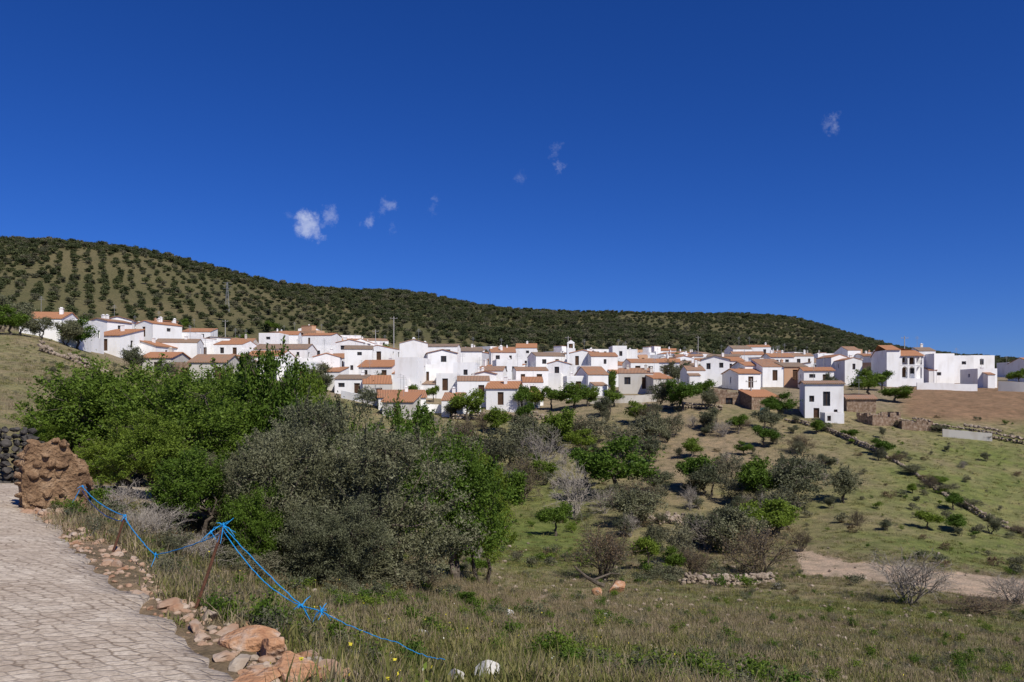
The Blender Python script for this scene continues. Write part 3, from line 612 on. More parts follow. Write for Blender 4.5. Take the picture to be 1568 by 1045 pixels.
L_=[
(32,92,488,122,'gx',8),(78,125,491,128,'f',0),
(130,168,492,150,'gy',-12),(160,200,490,158,'gy',10),(138,185,514,142,'mx',-10),
(205,238,496,160,'gy',-18),(225,268,500,168,'gy',12),(183,240,530,148,'gy',-8),(238,300,525,155,'gx',6),(262,290,511,175,'f',0),
(296,330,524,180,'f',5),(326,372,528,176,'gx',-4),(350,386,524,195,'gx',3,'beige'),
(396,428,509,205,'fl',-6),(426,456,513,215,'gx',8),(462,508,514,210,'gx',-6),
(215,262,559,128,'gx',4,'beige'),(262,296,562,124,'fl',0,'ruin'),(290,345,555,122,'gx',0,'beige'),(340,372,548,135,'gy',8),
(372,430,546,150,'gx',-3),(388,470,535,172,'gx',3),(425,480,550,146,'f',8),(437,486,556,138,'f',-5),(480,520,547,142,'gy',10),
(514,556,525,185,'gy',-6),(528,570,535,168,'gx',12),(556,600,534,176,'gy',-14),(548,600,562,150,'gx',-8),(512,560,581,134,'gx',-3),(556,600,588,130,'mx',8,'beige'),
(604,640,549,138,'f',-14),(612,655,526,165,'gy',8),(640,700,531,178,'gx',-8),(638,672,560,143,'f',6),(668,700,570,140,'fl',-5),(580,652,612,121,'mx',6),(585,632,626,116,'mx',-6,'beige'),
(655,700,541,160,'gy',12),(694,728,557,150,'f',-8),(700,738,538,190,'gx',5),(700,750,584,134,'gx',4),(738,770,568,146,'gx',-8),(725,760,573,140,'gy',6),(744,792,595,131,'gx',-5),
(760,800,552,158,'f',4),(790,840,568,146,'gx',6),(765,800,580,139,'fl',-4),(800,832,586,136,'gx',5),(676,708,614,122,'gx',-3),
(752,790,540,185,'gx',6),(790,822,533,210,'gx',-6),(820,866,546,175,'gx',9),(838,870,557,158,'gy',-9),(868,900,574,142,'fl',3),
(872,912,541,172,'gy',-10),(905,946,546,168,'gx',9),(938,960,531,200,'f',4),(952,976,534,205,'fl',-5),(900,932,574,141,'gx',6),(888,920,562,150,'f',-4),
(948,1000,572,144,'gx',-4,'beige'),(965,1010,556,165,'gx',6),(1000,1040,555,176,'gx',-6),(1035,1060,548,196,'gy',8),(1000,1032,580,140,'mx',4,'beige'),
(1052,1080,568,152,'gx',-6),(1074,1116,551,160,'gy',-16),(1108,1140,553,185,'gx',6),
(1122,1152,535,225,'gx',5),(1146,1180,532,235,'gx',-4),(1140,1172,560,165,'gx',6),(1168,1204,562,160,'mx',-5),(1130,1165,572,150,'gx',3),
(1180,1216,547,205,'gx',6),(1214,1246,546,215,'gx',-6),(1200,1236,562,160,'gx',4,'peach'),(1232,1276,568,152,'gx',-6),(1252,1274,543,230,'f',4),
(1272,1300,548,172,'gy',10),(1294,1320,552,165,'gy',-8),(1298,1318,537,235,'gx',4),(1324,1360,546,230,'gx',5),(1330,1358,541,260,'f',-4),
(1408,1432,538,175,'gx',-4),(1430,1462,543,172,'f',8),(1462,1490,546,178,'f',-6),(1486,1524,543,184,'fl',8),(1498,1526,563,160,'fl',-4),(1545,1568,556,230,'f',0),(1580,1630,556,190,'gx',0),
]
for t in L_:
    H_(t[0],t[1],t[2],t[3],t[4],t[5]+R.uniform(-5,5),t[6] if len(t)>6 else 'white',dp=R.uniform(6,9))
H_(1298,1340,612,122,'gx',-12,'ruin',dp=5,hmin=2,annex=False);H_(1335,1378,640,112,'open',6,'ruin',dp=4,chim=False,hmin=.9,annex=False,ops=[]);H_(1150,1195,608,124,'mx',8,'ruin',dp=5,chim=False,hmin=1.6,annex=False)
H_(1382,1425,650,110,'open',-5,'ruin',dp=4,chim=False,hmin=.7,annex=False,ops=[]);H_(1095,1140,604,128,'open',-8,'ruin',dp=5,chim=False,hmin=1.3,annex=False)
occ=list(BLD)
cnt=0
for tr_ in range(4000):
    if cnt>=150: break
    u=R.uniform(200,1370);d=R.uniform(165,330)
    if u>1240 and d<200: continue
    if u<420 and d>235: continue
    x=(u-UC)/F*d
    if any((x-a)**2+(d+3-b-3)**2<(.58*(c+6))**2 for a,b,c in occ): continue
    w=R.uniform(4.0,12);roof=R.choice(['gx','gx','gx','gy','gy','f','fl','ft','mx','ml']);g=H1(x,d)
    hh=R.choice([2.6,2.8,3.0,3.6,4.2,5.4])
    if d>260: hh=min(hh,3.8)
    house(x,d,w,R.uniform(5,8),g+hh,math.radians(R.gauss(0,16)+(R.choice([0,0,35,-35]))),roof,R.choice(['white']*14+['beige','peach']),'white_house',R);occ.append((x,d,w));cnt+=1
def zat(v,d): return CZ+(VH-v)/F*d
d=117;x=(1262-UC)/F*d;w=56/F*d;g=zat(643,d)
house(x,d,w,5.5,zat(588,d),math.radians(-12),'gx','white','white_house',R,zf=g,pitch=.14,ops=[(.6,1.3,g+2.6,g+3.5,'glass'),(2.5,3.5,g+2.0,g+4.1,'glass'),(1.2,2.0,g-.1,g+1.7,'wood'),(4.0,4.5,g+.9,g+1.5,'glass')],sops=[],chim=False)
H_(1264,1292,630,113,'fl',-8,dp=3,name='white_outhouse',ops=[(.3,.8,zat(645,113),zat(637,113),'glass')],chim=False,hmin=1.2)
def villa():
    b=B();d=158;x=(1386-UC)/F*d;w=54/F*d;zf=zat(580,d);T=zat(545,d);T2=zat(536,d)
    b.wall((-w/2,0),(-w/2+2.6,0),zf-2,T2,[],M['white']);b.wall((-w/2+2.6,1.6),(w/2,1.6),zf-2,T,[(.7,1.6,zf+.3,zf+2.2,'wood'),(2.4,3.2,zf+1,zf+2.1,'glass'),(.6,1.4,zf+3.2,zf+4.3,'glass'),(2.3,3.1,zf+2.9,T-.3,'wood')],M['white'])
    b.wall((-w/2+2.6,0),(-w/2+2.6,1.6),zf-2,T2,[],M['white']);b.wall((w/2,1.6),(w/2,9),zf-2,T,[],M['white']);b.wall((w/2,9),(-w/2,9),zf-2,T,[],M['white']);b.wall((-w/2,9),(-w/2,0),zf-2,T2,[],M['white'])
    x0=-w/2+2.602
    b.box('gallery',x0,w/2,0,1.598,zf+2.55,zf+2.75,M['white']);b.box('gallery',x0,w/2,0,1.59,zf-1.5,zf+.05,M['white'])
    n=3
    for lv,zz,hh in ((0,zf+.052,2.49),(1,zf+2.752,T-zf-2.76)):
        for i in range(n+1):
            cx=x0+.15+i*(w/2-x0-.3)/n;b.box('gallery',cx-.15,cx+.15,.02,.32,zz,zz+hh,M['white'])
        for i in range(n):
            c0=x0+.3+i*(w/2-x0-.3)/n;c1=c0+(w/2-x0-.3)/n-.3;vs=[];top=zz+hh
            K=10
            for k in range(K+1):
                a=math.pi*k/K;xx=(c0+c1)/2-math.cos(a)*(c1-c0)/2;zr=top-.75+math.sin(a)*.6;vs+=[(xx,.05,zr),(xx,.05,top),(xx,.28,zr),(xx,.28,top)]
            fs=[]
            for k in range(K): q=4*k;fs+=[(q,q+4,q+5,q+1),(q+2,q+3,q+7,q+6),(q,q+2,q+6,q+4)]
            b.add('gallery',vs,fs,M['white'])
    for i in range(30):
        cx=x0+.3+i*(w/2-x0-.5)/30;b.box('railing',cx,cx+.03,.08,.11,zf+2.76,zf+3.6,M['wood'])
    b.add('roof',[(-w/2-.2,-.3,T2),(x0,-.3,T2),(x0,4.5,T2+1.2),(-w/2-.2,4.5,T2+1.2)],[(0,1,2,3)],M['tilex'])
    b.add('roof',[(x0,-.3,T-.02),(w/2+.3,-.3,T-.02),(w/2+.3,5,T+1.3),(x0,5,T+1.3)],[(0,1,2,3)],M['tilex'])
    b.add('roof',[(-w/2-.2,9.2,T),(-w/2-.2,4.5,T2+1.2),(w/2+.3,5,T+1.3),(w/2+.3,9.2,T)],[(0,3,2,1)],M['tilex'])
    b.done('white_villa',x,d,0,math.radians(-6))
villa()
def church():
    b=B();d=185;x=(874-UC)/F*d;g=H1(x,d);T=zat(534,d)
    b.box('walls',-.9,.9,-.9,.9,g-1,T,M['white'])
    for a in (-.8,.5): b.box('walls',a,a+.3,-.4,.4,T+.001,T+1.1,M['white'])
    b.box('walls',-.85,.85,-.45,.45,T+1.102,T+1.35,M['white'])
    b.add('walls',[(-.85,-.4,T+1.35),(.85,-.4,T+1.35),(0,-.4,T+1.95),(-.85,.4,T+1.35),(.85,.4,T+1.35),(0,.4,T+1.95)],[(0,1,2),(3,5,4),(0,2,5,3),(1,4,5,2)],M['white'])
    b.box('bell',-.25,.25,-.2,.2,T+.45,T+1.0,M['rust']);b.box('cross',-.04,.04,-.04,.04,T+1.9,T+2.7,M['rust']);b.box('cross',-.2,.2,-.03,.03,T+2.3,T+2.4,M['rust'])
    b.done('church_belfry',x,d,0,0)
church()
def gwall(name,pts,h,m,th=.3):
    P=resample(np.array([((u-UC)/F*d,d) for u,d in pts],float),24);V=[];Fc=[]
    T=np.gradient(P,axis=0);T/=np.linalg.norm(T,axis=1)[:,None]
    for p,t in zip(P,T):
        g=H1(*p);n=np.array([-t[1],t[0]])*th/2
        for s_,zz in ((-1,g-.5),(-1,g+h),(1,g+h),(1,g-.5)): V.append((p[0]+s_*n[0],p[1]+s_*n[1],zz))
    for i in range(len(P)-1):
        for k in range(4): Fc.append((4*i+k,4*i+4+k,4*i+4+(k+1)%4,4*i+(k+1)%4))
    Fc+=[(0,1,2,3),(4*len(P)-1,4*len(P)-2,4*len(P)-3,4*len(P)-4)]
    link(bpy.data.objects.new(name,pymesh(name,V,Fc,[m])))
gwall('cement_garden_wall',[(1440,107),(1480,106),(1522,105)],1.0,M['beige'])
gwall('cement_garden_wall',[(1525,152),(1560,150),(1620,148)],1.8,M['grayw'])
gwall('white_garden_wall',[(1400,153),(1450,152),(1500,151)],1.3,M['white'])
gwall('white_garden_wall',[(640,124),(690,126),(740,127)],1.3,M['white'])
gwall('white_garden_wall',[(900,133),(960,131),(1010,131)],1.2,M['beige'])
gwall('white_garden_wall',[(520,127),(560,125),(600,122)],1.2,M['white'])
def tank():
    T=Tubes();x,y=(1170-UC)/F*118,118;g=H1(x,y);T.add([(0,0,0),(0,0,.05),(0,0,.3),(0,0,.9),(0,0,1.15),(0,0,1.25),(0,0,1.3)],[.5,.55,.6,.6,.52,.25,.01],20);V,Fq=T.get()
    link(bpy.data.objects.new('water_tank',npmesh('water_tank',V+np.array([x,y,g]),[Fq],[M['cyan']],np.zeros(len(Fq)),True)))
tank()
def pole(u,d,vt):
    x=(u-UC)/F*d;g=H1(x,d);T=Tubes();z=zat(vt,d);T.add([(x,d,g-.5),(x,d,z)],[.16,.1],8);T.add([(x-.9,d-.12,z-.5),(x+.9,d-.12,z-.5)],[.05,.05],5)
    for k in (-.8,0,.8): T.add([(x+k,d-.12,z-.5),(x+k,d-.12,z-.25)],[.06,.04],6)
    V,Fq=T.get();link(bpy.data.objects.new('utility_pole',npmesh('utility_pole',V,[Fq],[M['conc']],np.zeros(len(Fq)))))
for u,d,v in [(603,200,485),(575,230,505),(575,124,590),(345,250,490),(1069,300,515),(870,240,515),(1385,200,515),(1150,128,580)]: pole(u,d,v)
def mast(u,d,h):
    x=(u-UC)/F*d;g=H1(x,d);T=Tubes()
    for k in range(4):
        a=k*math.pi/2+.78;b_=np.array([math.cos(a),math.sin(a)]);T.add([(x+b_[0]*1.2,d+b_[1]*1.2,g),(x+b_[0]*.25,d+b_[1]*.25,g+h)],[.06,.04],4)
        for j in range(8):
            s0=1.2+(.25-1.2)*j/8;s1=1.2+(.25-1.2)*(j+1)/8;c=np.array([math.cos(a+math.pi/2),math.sin(a+math.pi/2)])
            T.add([(x+b_[0]*s0,d+b_[1]*s0,g+h*j/8),(x+c[0]*s1,d+c[1]*s1,g+h*(j+1)/8)],[.03,.03],3)
    for zz in (.8,.9,1): T.add([(x-2,d,g+h*zz),(x+2,d,g+h*zz)],[.05,.05],4)
    V,Fq=T.get();link(bpy.data.objects.new('lattice_mast',npmesh('lattice_mast',V,[Fq],[M['steel']],np.zeros(len(Fq)))))
mast(348,380,14)
# ------------------------------------------------------------------ vegetation meshes
TM={}
TM['olive']=[tree_mesh('olive_tree',s,5,2.6,15,330,135,.10,.034,'olive',.2,.16,3,.05,.15,90,inner=.45) for s in (1,2)]
TM['green']=[tree_mesh('almond_tree',s,5,2.5,16,310,115,.11,.058,'green',.2,.14,2,.05,.16,140,inner=.45) for s in (3,4)]
TM['solive']=[tree_mesh('small_olive',s,4,2.0,8,105,60,.19,.08,'olive',.25,.12,2,.12,.2,40,inner=.4) for s in (5,6,51)]
TM['sgreen']=[tree_mesh('small_green_tree',s,4,1.9,8,105,60,.19,.11,'green',.3,.11,1,.2,.2,40,inner=.4) for s in (7,8,52)]
TM['sgray']=[tree_mesh('small_gray_tree',s,4,1.8,8,85,42,.18,.065,'gray',.2,.09,3,.08,.22,50,inner=.3) for s in (9,10,53)]
TM['sbrown']=[bare_mesh('brown_shrub',s,3,1.8,'brown',2600,'bark',12,4) for s in (12,13)]
TM['bare']=[bare_mesh('bare_shrub',s,3,1.8,None,0,'twig',10,4) for s in (14,15)]
DIM={'olive':(5,2.6),'green':(5,2.5),'solive':(4,2),'sgreen':(4,1.9),'sgray':(4,1.8),'sbrown':(2.9,1.7),'bare':(2.9,1.7)}
NM={'olive':'olive_tree','green':'almond_tree','solive':'olive_tree','sgreen':'almond_tree','sgray':'wild_olive_tree','sbrown':'brown_shrub','bare':'bare_shrub'}
def tree(kind,x,y,h,wd,name=None):
    me=R.choice(TM[kind]);o=link(bpy.data.objects.new(name or NM[kind],me));o.location=(x,y,H1(x,y));o.rotation_euler=(R.uniform(-.08,.08),R.uniform(-.08,.08),R.uniform(0,6.28))
    a,b=DIM[kind];q=R.uniform(.85,1.18);o.scale=(wd/2/b*q,wd/2/b/q,h/a);return o
def TR(kind,u,d,vt,wpx):
    x=(u-UC)/F*d;g=H1(x,d);tree(kind,x,d,max(.8,zat(vt,d)-g),wpx/F*d)
for t in [('olive',600,17.2,632,310),('olive',420,17.0,632,230),('olive',515,20.0,582,250),('olive',340,19,685,160),('olive',500,15.5,740,190),
          ('green',690,26,640,210),('green',740,30,690,120),('green',610,28,612,170),
          ('green',190,23,538,230),('green',300,21,552,260),('green',400,25,530,240),('green',110,24,598,150),('green',250,28,555,200),('green',225,17.3,628,180),('green',72,22,640,100),('green',345,27,555,160),('green',470,30,572,150),('green',560,34,630,130),('green',165,18.6,670,120),('green',290,16.0,685,160),('green',300,33,570,200),('green',395,16,730,130),('green',140,27,565,150),('green',445,27,560,130)]: TR(*t)
def TV(kind,u,vb,vt,wpx,dm=30):
    x,y=hit(u,vb,dm);g=H1(x,y);tree(kind,x,y,(vb-vt)/F*y,wpx/F*y)
for t in [('sgreen',850,822,766,55),('bare',730,870,805,70),('sbrown',925,888,795,110),('sgreen',990,875,815,60),('sgray',1045,865,790,75),('sbrown',1165,882,795,115),('sgray',1110,850,800,55),
 ('sgreen',1160,778,697,72),('solive',1222,783,692,90),('solive',1290,770,712,56),('sgreen',1060,755,690,66),('sgray',1120,742,680,55),('sgreen',945,765,665,115),('sgreen',900,745,682,75),
 ('bare',880,795,700,95),('sgray',772,728,635,105),('sbrown',705,705,632,85),('sgreen',850,690,618,72),('bare',830,730,650,80),('sgray',960,700,635,75),('sbrown',975,800,725,75),('solive',810,700,635,80),('solive',1000,690,630,66),('sgray',910,680,622,75),('solive',750,780,695,95),('sbrown',800,770,690,80),
 ('sgreen',1465,815,785,42),('sgreen',1420,812,780,45),('sgreen',1460,782,752,34),('sgreen',1350,700,670,40),('bare',1555,925,872,90),('sgreen',765,790,712,85),('sgreen',1030,880,835,40),('sgray',1080,835,785,60),('sbrown',1060,880,835,60),('sgray',1000,850,795,55),
 ('sgreen',1195,640,600,50),('sgreen',1180,640,610,40),('sgreen',1370,617,588,50),('sgreen',1045,630,575,66),('sgreen',1075,622,578,48),('sgreen',880,628,582,55),('sgreen',845,628,590,42),('sgreen',715,645,592,55),('sgreen',800,630,588,44),('solive',1010,625,582,44),('sgreen',1130,665,632,40),('sgreen',1250,665,642,30),('solive',930,640,605,44),('sgreen',975,650,612,44),('solive',1090,660,620,44),('sgray',1030,670,630,50),('sgreen',760,665,620,50)]: TV(*t)
x,y=hit(1392,925,30);tree('bare',x,y,90/F*y,150/F*y,'bare_shrub')
for u,d,h,w in [(100,118,4.5,5),(60,115,3.5,4),(8,112,6,7),(30,110,4,4),(120,122,5,5),(15,105,4,5),(370,240,6,6),(520,240,6,7),(590,260,7,6),(490,135,4,4),(580,140,4,4),(1330,140,5,6),(1350,150,4,5),(1560,170,4,5),(760,165,4,4),(1000,200,5,5),(210,120,4,5),(250,118,3,4),(930,160,4,4),(1240,170,4,4),(640,123,3,3),(690,122,3,4),(560,121,3,4),(900,130,3.5,4),(940,128,3,4),(1090,122,3.5,4),(820,132,4,4)]:
    tree(R.choice(['sgreen','solive']),(u-UC)/F*d,d,h,w)
for k in range(60):
    u=R.uniform(230,1350);d=R.uniform(128,330);x=(u-UC)/F*d
    if any((x-a)**2+(d-b-3)**2<(.5*c+1)**2 for a,b,c in occ): continue
    h=R.uniform(3,5.5);tree(R.choice(['sgreen','solive']),x,d,h,h*R.uniform(.8,1.2))
cy=tree_mesh('cypress',77,6,.8,16,200,50,.14,.06,'green',.1,.1,1,.05,.12,0)
x=(933-UC)/F*141;o=link(bpy.data.objects.new('cypress_tree',cy));o.location=(x,137,H1(x,137));o.scale=(.8,.8,.8)
nt_=0
while nt_<165:
    d=math.exp(R.uniform(math.log(58),math.log(122)));u=R.uniform(640,1240) if R.random()<.86 else R.uniform(1240,1640)
    if u>1240 and d<64: continue
    if 740<u<920 and d<80: continue
    x=(u-UC)/F*d
    if float(fbm(x*.07,d*.07,95))<-.12 and R.random()<.8: continue
    nt_+=1
    kd=R.choice(['solive','sgray','sgray','sgreen','solive','solive','bare','sbrown']);h=R.choice([R.uniform(.9,1.8),R.uniform(1.8,3.8)])*(.5 if u>1240 else 1);tree(kd,x,d,h,h*R.uniform(.8,1.5))
for u,d in [(1215,114),(1260,109),(1305,102),(1330,98),(1365,92),(1400,87),(1440,81),(1475,77),(1510,74),(1545,71),(1580,69),(1420,84),(1290,105),(1500,106),(1440,110),(1380,112)]:
    h=R.uniform(.6,1.4);tree(R.choice(['sgreen','sgray','sbrown','solive']),(u-UC)/F*d+R.uniform(-1,1),d-.6,h,h*R.uniform(1.3,2.4))
for k in range(34):
    u=R.uniform(130,740);d=R.uniform(14,34);x=(u-UC)/F*d
    if roadinfo([x],[d])[0][0]<W/2+1 or (d<15.5 and u>400): continue
    h=R.uniform(.4,1.0);tree(R.choice(['sgreen','sbrown','sgray','sgreen']),x,d,h,h*R.uniform(1.2,2))
for u,d,h in [(205,12,.55),(260,11.5,.5),(300,12.5,.6),(350,13,.5),(175,13.5,.7),(240,13.5,.7),(400,13.5,.5)]: tree(R.choice(['sbrown','sgray','bare']),(u-UC)/F*d,d,h,h*1.7)
x,y=hit(1500,940,20);tree('sbrown',x,y,.8,3.4,'brushwood_heap')
T=Tubes()
def PP(u,d,z):
    x=(u-UC)/F*d;return np.array([x,d,H1(x,d)+z])
T.add([PP(880,37,.9),PP(898,36.5,.45),PP(915,36,.2),PP(925,36,.1)],[.04,.07,.10,.11],7);T.add([PP(905,36.3,.3),PP(935,37,.7),PP(950,37,.65)],[.06,.04,.02],6)
V,Fq=T.get();link(bpy.data.objects.new('dead_log',npmesh('dead_log',V,[Fq],[M['bark']],np.zeros(len(Fq)))))
# ------------------------------------------------------------------ hill groves
M['hill']=leafmat('hill_leaf',[(0,(.036,.046,.016)),(.5,(.072,.088,.033)),(1,(.13,.145,.065))],.15,.35)
FM=[tree_mesh('grove_tree',20+i,4.5,2.4,7,45,26,.55,.34,lf,.15,.15,1,.1,.33,0,inner=.5) for i,lf in enumerate(['hill','hill','gray','hill'])]
g=np.random.default_rng(9);n=90000
u=g.uniform(-350,1950,n);d=np.sqrt(g.uniform(205**2,1100**2,n));x=(u-UC)/F*d
a=np.where(x<-60,math.radians(28),math.radians(8));sp=7.2
wx=x+9*fbm(x*.008,d*.008,64);wd=d+9*fbm(x*.008,d*.008,65)
gx=np.round((wx*np.cos(a)+wd*np.sin(a))/sp)*sp;gy=np.round((-wx*np.sin(a)+wd*np.cos(a))/sp)*sp
row=(fbm(x*.006+3,d*.006,61)>.0)
key=np.stack([gx,gy,a*100],1);_,fi=np.unique(key,axis=0,return_index=True);first=np.zeros(n,bool);first[fi]=True
xr=gx*np.cos(a)-gy*np.sin(a)-(wx-x)+g.normal(size=n)*.9;yr=gx*np.sin(a)+gy*np.cos(a)-(wd-d)+g.normal(size=n)*.9
x2=np.where(row,xr,x);d2=np.where(row,yr,d);keep=np.where(row,first&(g.random(n)<.9),g.random(n)<.60)
dens=fbm(x*.02,d*.02,62);keep&=(dens>-.5)|(g.random(n)<.5)
u2=UC+F*x2/d2;keep&=(d2>np.where(u2<480,225,350))
for (a_,b_,c_) in occ: keep&=((x2-a_)**2+(d2-b_-3)**2>(c_*.7+3)**2)
x2=x2[keep];d2=d2[keep];z2=Hf(x2,d2);row=row[keep];n=len(x2)
sc=np.where(row,g.uniform(.55,1.05,n),g.uniform(.45,1.3,n))
scatter('olive_grove',np.c_[x2,d2,z2-.2],np.c_[np.zeros(n),np.zeros(n),g.uniform(0,6.28,n)],np.c_[sc,sc,sc*g.uniform(.65,.95,n)],g.integers(0,4,n),FM)
# ------------------------------------------------------------------ grass
def clump(seed,nb,h,spread,mt,bw=.006,fl=None,nf=0):
    r=np.random.default_rng(seed);V=[];Fc=[];mi=[]
    for i in range(nb):
        a=r.uniform(0,6.28);p=np.array([r.normal()*spread,r.normal()*spread,-.02]);hh=h*r.uniform(.4,1.2);l=r.uniform(.1,.9)*hh;dv=np.array([math.cos(a),math.sin(a),0]);s=np.array([-dv[1],dv[0],0])*bw*r.uniform(.7,1.5)
        q=p+dv*l*.35+np.array([0,0,hh*.6]);t=p+dv*l+np.array([0,0,hh]);n=len(V);V+=[p-s,p+s,q+s*.8,q-s*.8,t];Fc+=[(n,n+1,n+2,n+3),(n+3,n+2,n+4)];mi+=[0,0]
        if i<nf:
            for k in range(2):
                e=r.normal(size=3)*.0045;e2=r.normal(size=3)*.0045;c=t+r.normal(size=3)*.005;n=len(V);V+=[c-e,c+e2,c+e,c-e2];Fc.append((n,n+1,n+2,n+3));mi.append(1)
    return pymesh('clump',V,Fc,[mt]+([fl] if fl else []),mi)
GP=[clump(1,40,.09,.09,M['grass'],.005),clump(2,38,.15,.10,M['grass'],.004),clump(3,34,.12,.10,M['dry'],.004),clump(4,24,.24,.10,M['dry'],.003),clump(5,30,.20,.09,M['grass'],.005,M['yellow'],3),clump(6,40,.06,.10,M['grass'],.009),clump(7,26,.14,.09,M['grass'],.005,M['whitef'],3),
 tree_mesh('weed',90,.30,.16,5,26,14,.035,.018,'green',.2,.006,3,.02,.03,6),tree_mesh('weed',91,.32,.16,5,26,10,.03,.012,'gray',.2,.006,4,.02,.035,8,bark='twig')]
def gr(n,d0,d1,u0,u1,smin,smax,pw=.5):
    d=(g.uniform(d0**2,d1**2,n))**.5;u=g.uniform(u0,u1,n);x=(u-UC)/F*d
    C,gg,so=gcol(x,d);D,_=roadinfo(x,d);inf=inpoly(u,d,field)
    k=(D>W/2+.08)&(~inf)&(g.random(n)<(1-.8*so))&((fbm(x*.9,d*.9,71)>-.10)|(g.random(n)<.25))
    k&=~((u>1360)&(d>114))
    for (a_,b_,c_) in BP: k&=((x-a_)**2+(d-b_+.08)**2>c_**2)
    x=x[k];d=d[k];gg=gg[k];n=len(x);pr=g.random(n)
    idx=np.where(pr<gg*1.0+.0,g.choice([0,1,5,0,5,0],n),g.choice([2,2,3,2,0],n))
    fy=(fbm(x*.6,d*.6,72)>.28);idx=np.where(fy&(g.random(n)<.07),4,idx);idx=np.where(g.random(n)<.006,6,idx)
    w_=(fbm(x*.8+5,d*.8,73)>.05)&(g.random(n)<.10);idx=np.where(w_,g.choice([7,8,8],n),idx)
    s=g.uniform(smin,smax,n);s=np.where(w_&(d>9),s*.8,s)
    return x,d,idx,s
parts=[gr(17000,3.2,9,250,1650,.6,1.25),gr(24000,9,24,80,1640,.6,1.3),gr(20000,24,58,300,1650,.8,1.6),gr(9000,58,118,560,1680,1.2,2.2),gr(3500,30,110,-60,230,1.0,2.0)]
x=np.concatenate([p[0] for p in parts]);d=np.concatenate([p[1] for p in parts]);ix=np.concatenate([p[2] for p in parts]);s=np.concatenate([p[3] for p in parts]);n=len(x)
lw=1+.5*np.exp(-((x+.8)/1.2)**2)*np.exp(-((d-5.6)/2.2)**2)
scatter('grass',np.c_[x,d,Hf(x,d)],np.c_[g.normal(size=(n,2))*.15,g.uniform(0,6.28,n)],np.c_[s,s,s*g.uniform(.6,1.1,n)*lw],ix,GP)
SB=[tree_mesh('scrub',40+i,1,.7,5,26,26,.10,.06,lf,.1,.03,3,.02,.11,6) for i,lf in enumerate(['green','gray','olive','brown'])]
n=1700;d=np.exp(g.uniform(math.log(12),math.log(125),n));u=g.uniform(60,1660,n);x=(u-UC)/F*d;D,_=roadinfo(x,d);k=(D>W/2+.5)&(~inpoly(u,d,field))&((fbm(x*.12,d*.12,81)>.0))&~((d<36)&(u>620)&(g.random(n)<.85))&~((u>1380)&(d>120));x=x[k];d=d[k];n=len(x)
s=g.uniform(.3,.9,n)*np.where(d<40,.45,1)
scatter('scrub_bushes',np.c_[x,d,Hf(x,d)-.03],np.c_[np.zeros((n,2)),g.uniform(0,6.28,n)],np.c_[s*1.2,s*1.2,s],g.integers(0,4,n),SB)
# ------------------------------------------------------------------ posts and blue rope
def W3(u,v,d): return np.array([(u-UC)/F*d,d,CZ+(VH-v)/F*d])
def iron(u0,d,u1,vt):
    x=(u0-UC)/F*d;b0=np.array([x,d,H1(x,d)-.2]);t=W3(u1,vt,d);T=Tubes();T.add([b0,(b0+t)/2+.005,t],[.013,.013,.012],6);V,Fq=T.get()
    link(bpy.data.objects.new('rusty_iron_post',npmesh('post',V,[Fq],[M['rust']],np.zeros(len(Fq)))));return t
p1=iron(163,8.6,192,790);p2=iron(288,6.5,342,806)
T=Tubes()
def rope(a,b_,sag,r=.004,n=26):
    t=np.linspace(0,1,n)[:,None];P=a*(1-t)+b_*t;P[:,2]-=sag*4*(t*(1-t))[:,0];P+=RNG.normal(size=P.shape)*.002;T.add(P,np.full(n,r),6)
a0=W3(126,745,10.9);k1=W3(462,928,5.7);k2=W3(492,936,5.6);e=W3(610,985,5.1);e2=W3(680,1010,4.9)
rope(a0,p1,.06,.006);rope(a0+np.array([0,0,-.06]),p1+np.array([0,0,-.06]),.10,.005);rope(p1-np.array([0,0,.03]),W3(238,850,7.6),.03,.005);rope(W3(238,850,7.6),p2-np.array([0,0,.05]),.02,.005)
rope(p2,k1,.02);rope(p2-np.array([0,0,.03]),k1,.09);rope(k1,k2,0);rope(k2,e,.02,.003);rope(e,e2,.02,.0025);rope(W3(122,750,11),W3(100,785,11),.02,.006)
for c,nn,ss in ((p1,4,.04),(p2,13,.08),(k1,9,.06),(k2,9,.06),(a0,5,.06),(W3(238,850,7.6),5,.05),(p2+np.array([-.10,0,-.05]),6,.05)):
    for k in range(nn):
        q=RNG.normal(size=3)*ss*.5;q2=q*1.2+RNG.normal(size=3)*ss*.3+np.array([0,0,-.03]);T.add([c,c+q*.5,c+q2],[.005,.004,.002],5)
    T.add([c+np.array([0,0,-.015]),c,c+np.array([0,0,.015])],[.006,.013,.006],8)
V,Fq=T.get();link(bpy.data.objects.new('blue_rope',npmesh('blue_rope',V,[Fq],[M['rope']],np.zeros(len(Fq)),True)))
# ------------------------------------------------------------------ light
az=math.radians(143);el=math.radians(47)
sd=Vector((math.sin(az)*math.cos(el),math.cos(az)*math.cos(el),math.sin(el)))
sun=bpy.data.lights.new('sun','SUN');sun.energy=5.0;sun.angle=math.radians(.5);sun.color=(1,.95,.87)
so_=link(bpy.data.objects.new('sun',sun));so_.rotation_euler=sd.to_track_quat('Z','Y').to_euler()
w=bpy.data.worlds.new('World');S.world=w;w.use_nodes=True;N=w.node_tree.nodes;L=w.node_tree.links;bg=N['Background']
sk=N.new('ShaderNodeTexSky');sk.sky_type='NISHITA';sk.sun_disc=False;sk.sun_elevation=el;sk.sun_rotation=az;sk.altitude=1200;sk.air_density=1.0;sk.dust_density=.1;sk.ozone_density=4.0
tint=N.new('ShaderNodeMix');tint.data_type='RGBA';tint.blend_type='MULTIPLY';tint.inputs[0].default_value=1;L.new(sk.outputs[0],tint.inputs[6]);tint.inputs[7].default_value=(.28,.42,.86,1)
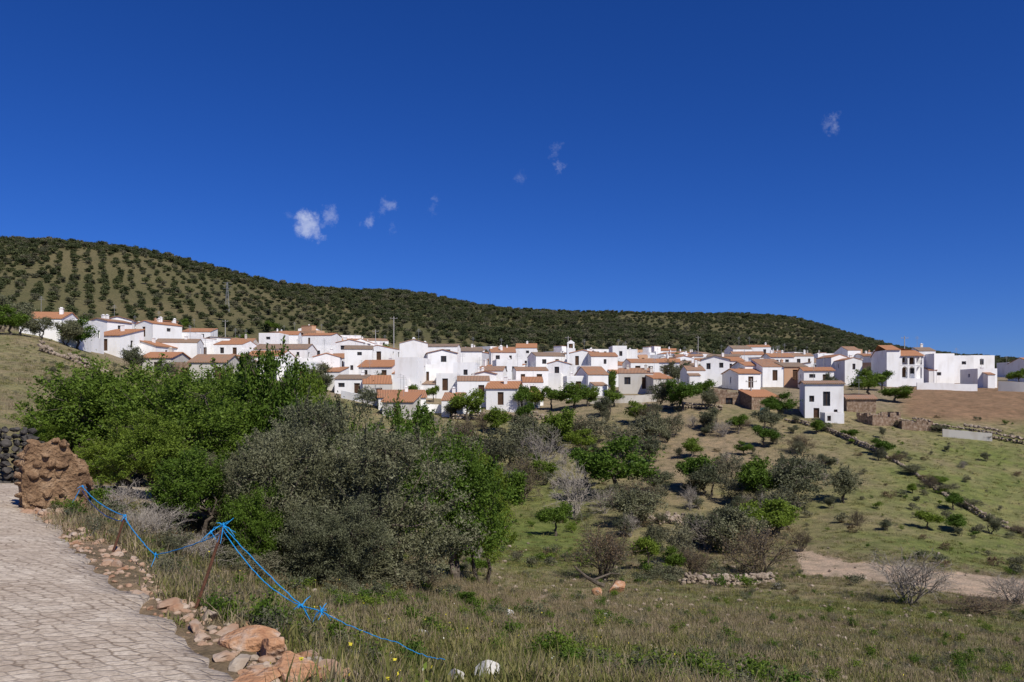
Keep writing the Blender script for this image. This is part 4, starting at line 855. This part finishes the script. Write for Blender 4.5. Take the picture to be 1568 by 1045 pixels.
hs=N.new('ShaderNodeHueSaturation');hs.inputs['Saturation'].default_value=1.06;L.new(tint.outputs[2],hs.inputs['Color'])
tcw=N.new('ShaderNodeTexCoord');nn=N.new('ShaderNodeTexNoise');nn.inputs['Scale'].default_value=40;nn.inputs['Detail'].default_value=9;nn.inputs['Roughness'].default_value=.7;L.new(tcw.outputs['Generated'],nn.inputs['Vector'])
dv=N.new('ShaderNodeVectorMath');dv.operation='MULTIPLY_ADD';L.new(nn.outputs['Color'],dv.inputs[0]);dv.inputs[1].default_value=(.05,.05,.05);L.new(tcw.outputs['Generated'],dv.inputs[2])
prev=None
for (u,v,r,st) in [(468,338,17,.6),(474,350,17,.55),(484,358,12,.35),(503,326,12,.25),(497,342,9,.12),(565,338,11,.25),(598,314,11,.22),(588,322,8,.1),(665,303,8,.1),(660,322,9,.08),(850,226,8,.08),(846,237,7,.08),(856,250,8,.14),(793,271,9,.10),(1263,187,8,.12),(1272,198,10,.18),(1275,182,8,.15),(600,352,6,.06),(442,330,8,.07)]:
    c=Vector(((u-UC)/F,1,(VH-v)/F)).normalized()+Vector((.025,.025,.025))
    q=N.new('ShaderNodeVectorMath');q.operation='DISTANCE';L.new(dv.outputs[0],q.inputs[0]);q.inputs[1].default_value=c
    mr=N.new('ShaderNodeMapRange');mr.interpolation_type='SMOOTHSTEP';mr.inputs['From Min'].default_value=r/F*1.25;mr.inputs['From Max'].default_value=0;mr.inputs['To Max'].default_value=st;L.new(q.outputs['Value'],mr.inputs['Value'])
    if prev is None: prev=mr.outputs[0]
    else:
        ma=N.new('ShaderNodeMath');ma.operation='MAXIMUM';L.new(prev,ma.inputs[0]);L.new(mr.outputs[0],ma.inputs[1]);prev=ma.outputs[0]
mx=N.new('ShaderNodeMix');mx.data_type='RGBA';L.new(prev,mx.inputs[0]);L.new(hs.outputs[0],mx.inputs[6]);mx.inputs[7].default_value=(7,7.5,9,1)
L.new(mx.outputs[2],bg.inputs['Color']);bg.inputs['Strength'].default_value=.1
# ------------------------------------------------------------------ camera
cam=bpy.data.cameras.new('camera');cam.sensor_width=36;cam.lens=36*F/1568;cam.shift_y=(VH-522.5)/1568;cam.clip_end=12000;cam.clip_start=.05
co=link(bpy.data.objects.new('camera',cam));co.location=(0,0,CZ);co.rotation_euler=(math.pi/2,0,0);S.camera=co
S.view_settings.view_transform='Standard';S.view_settings.look='None';S.view_settings.exposure=0
print('houses',len(BLD))
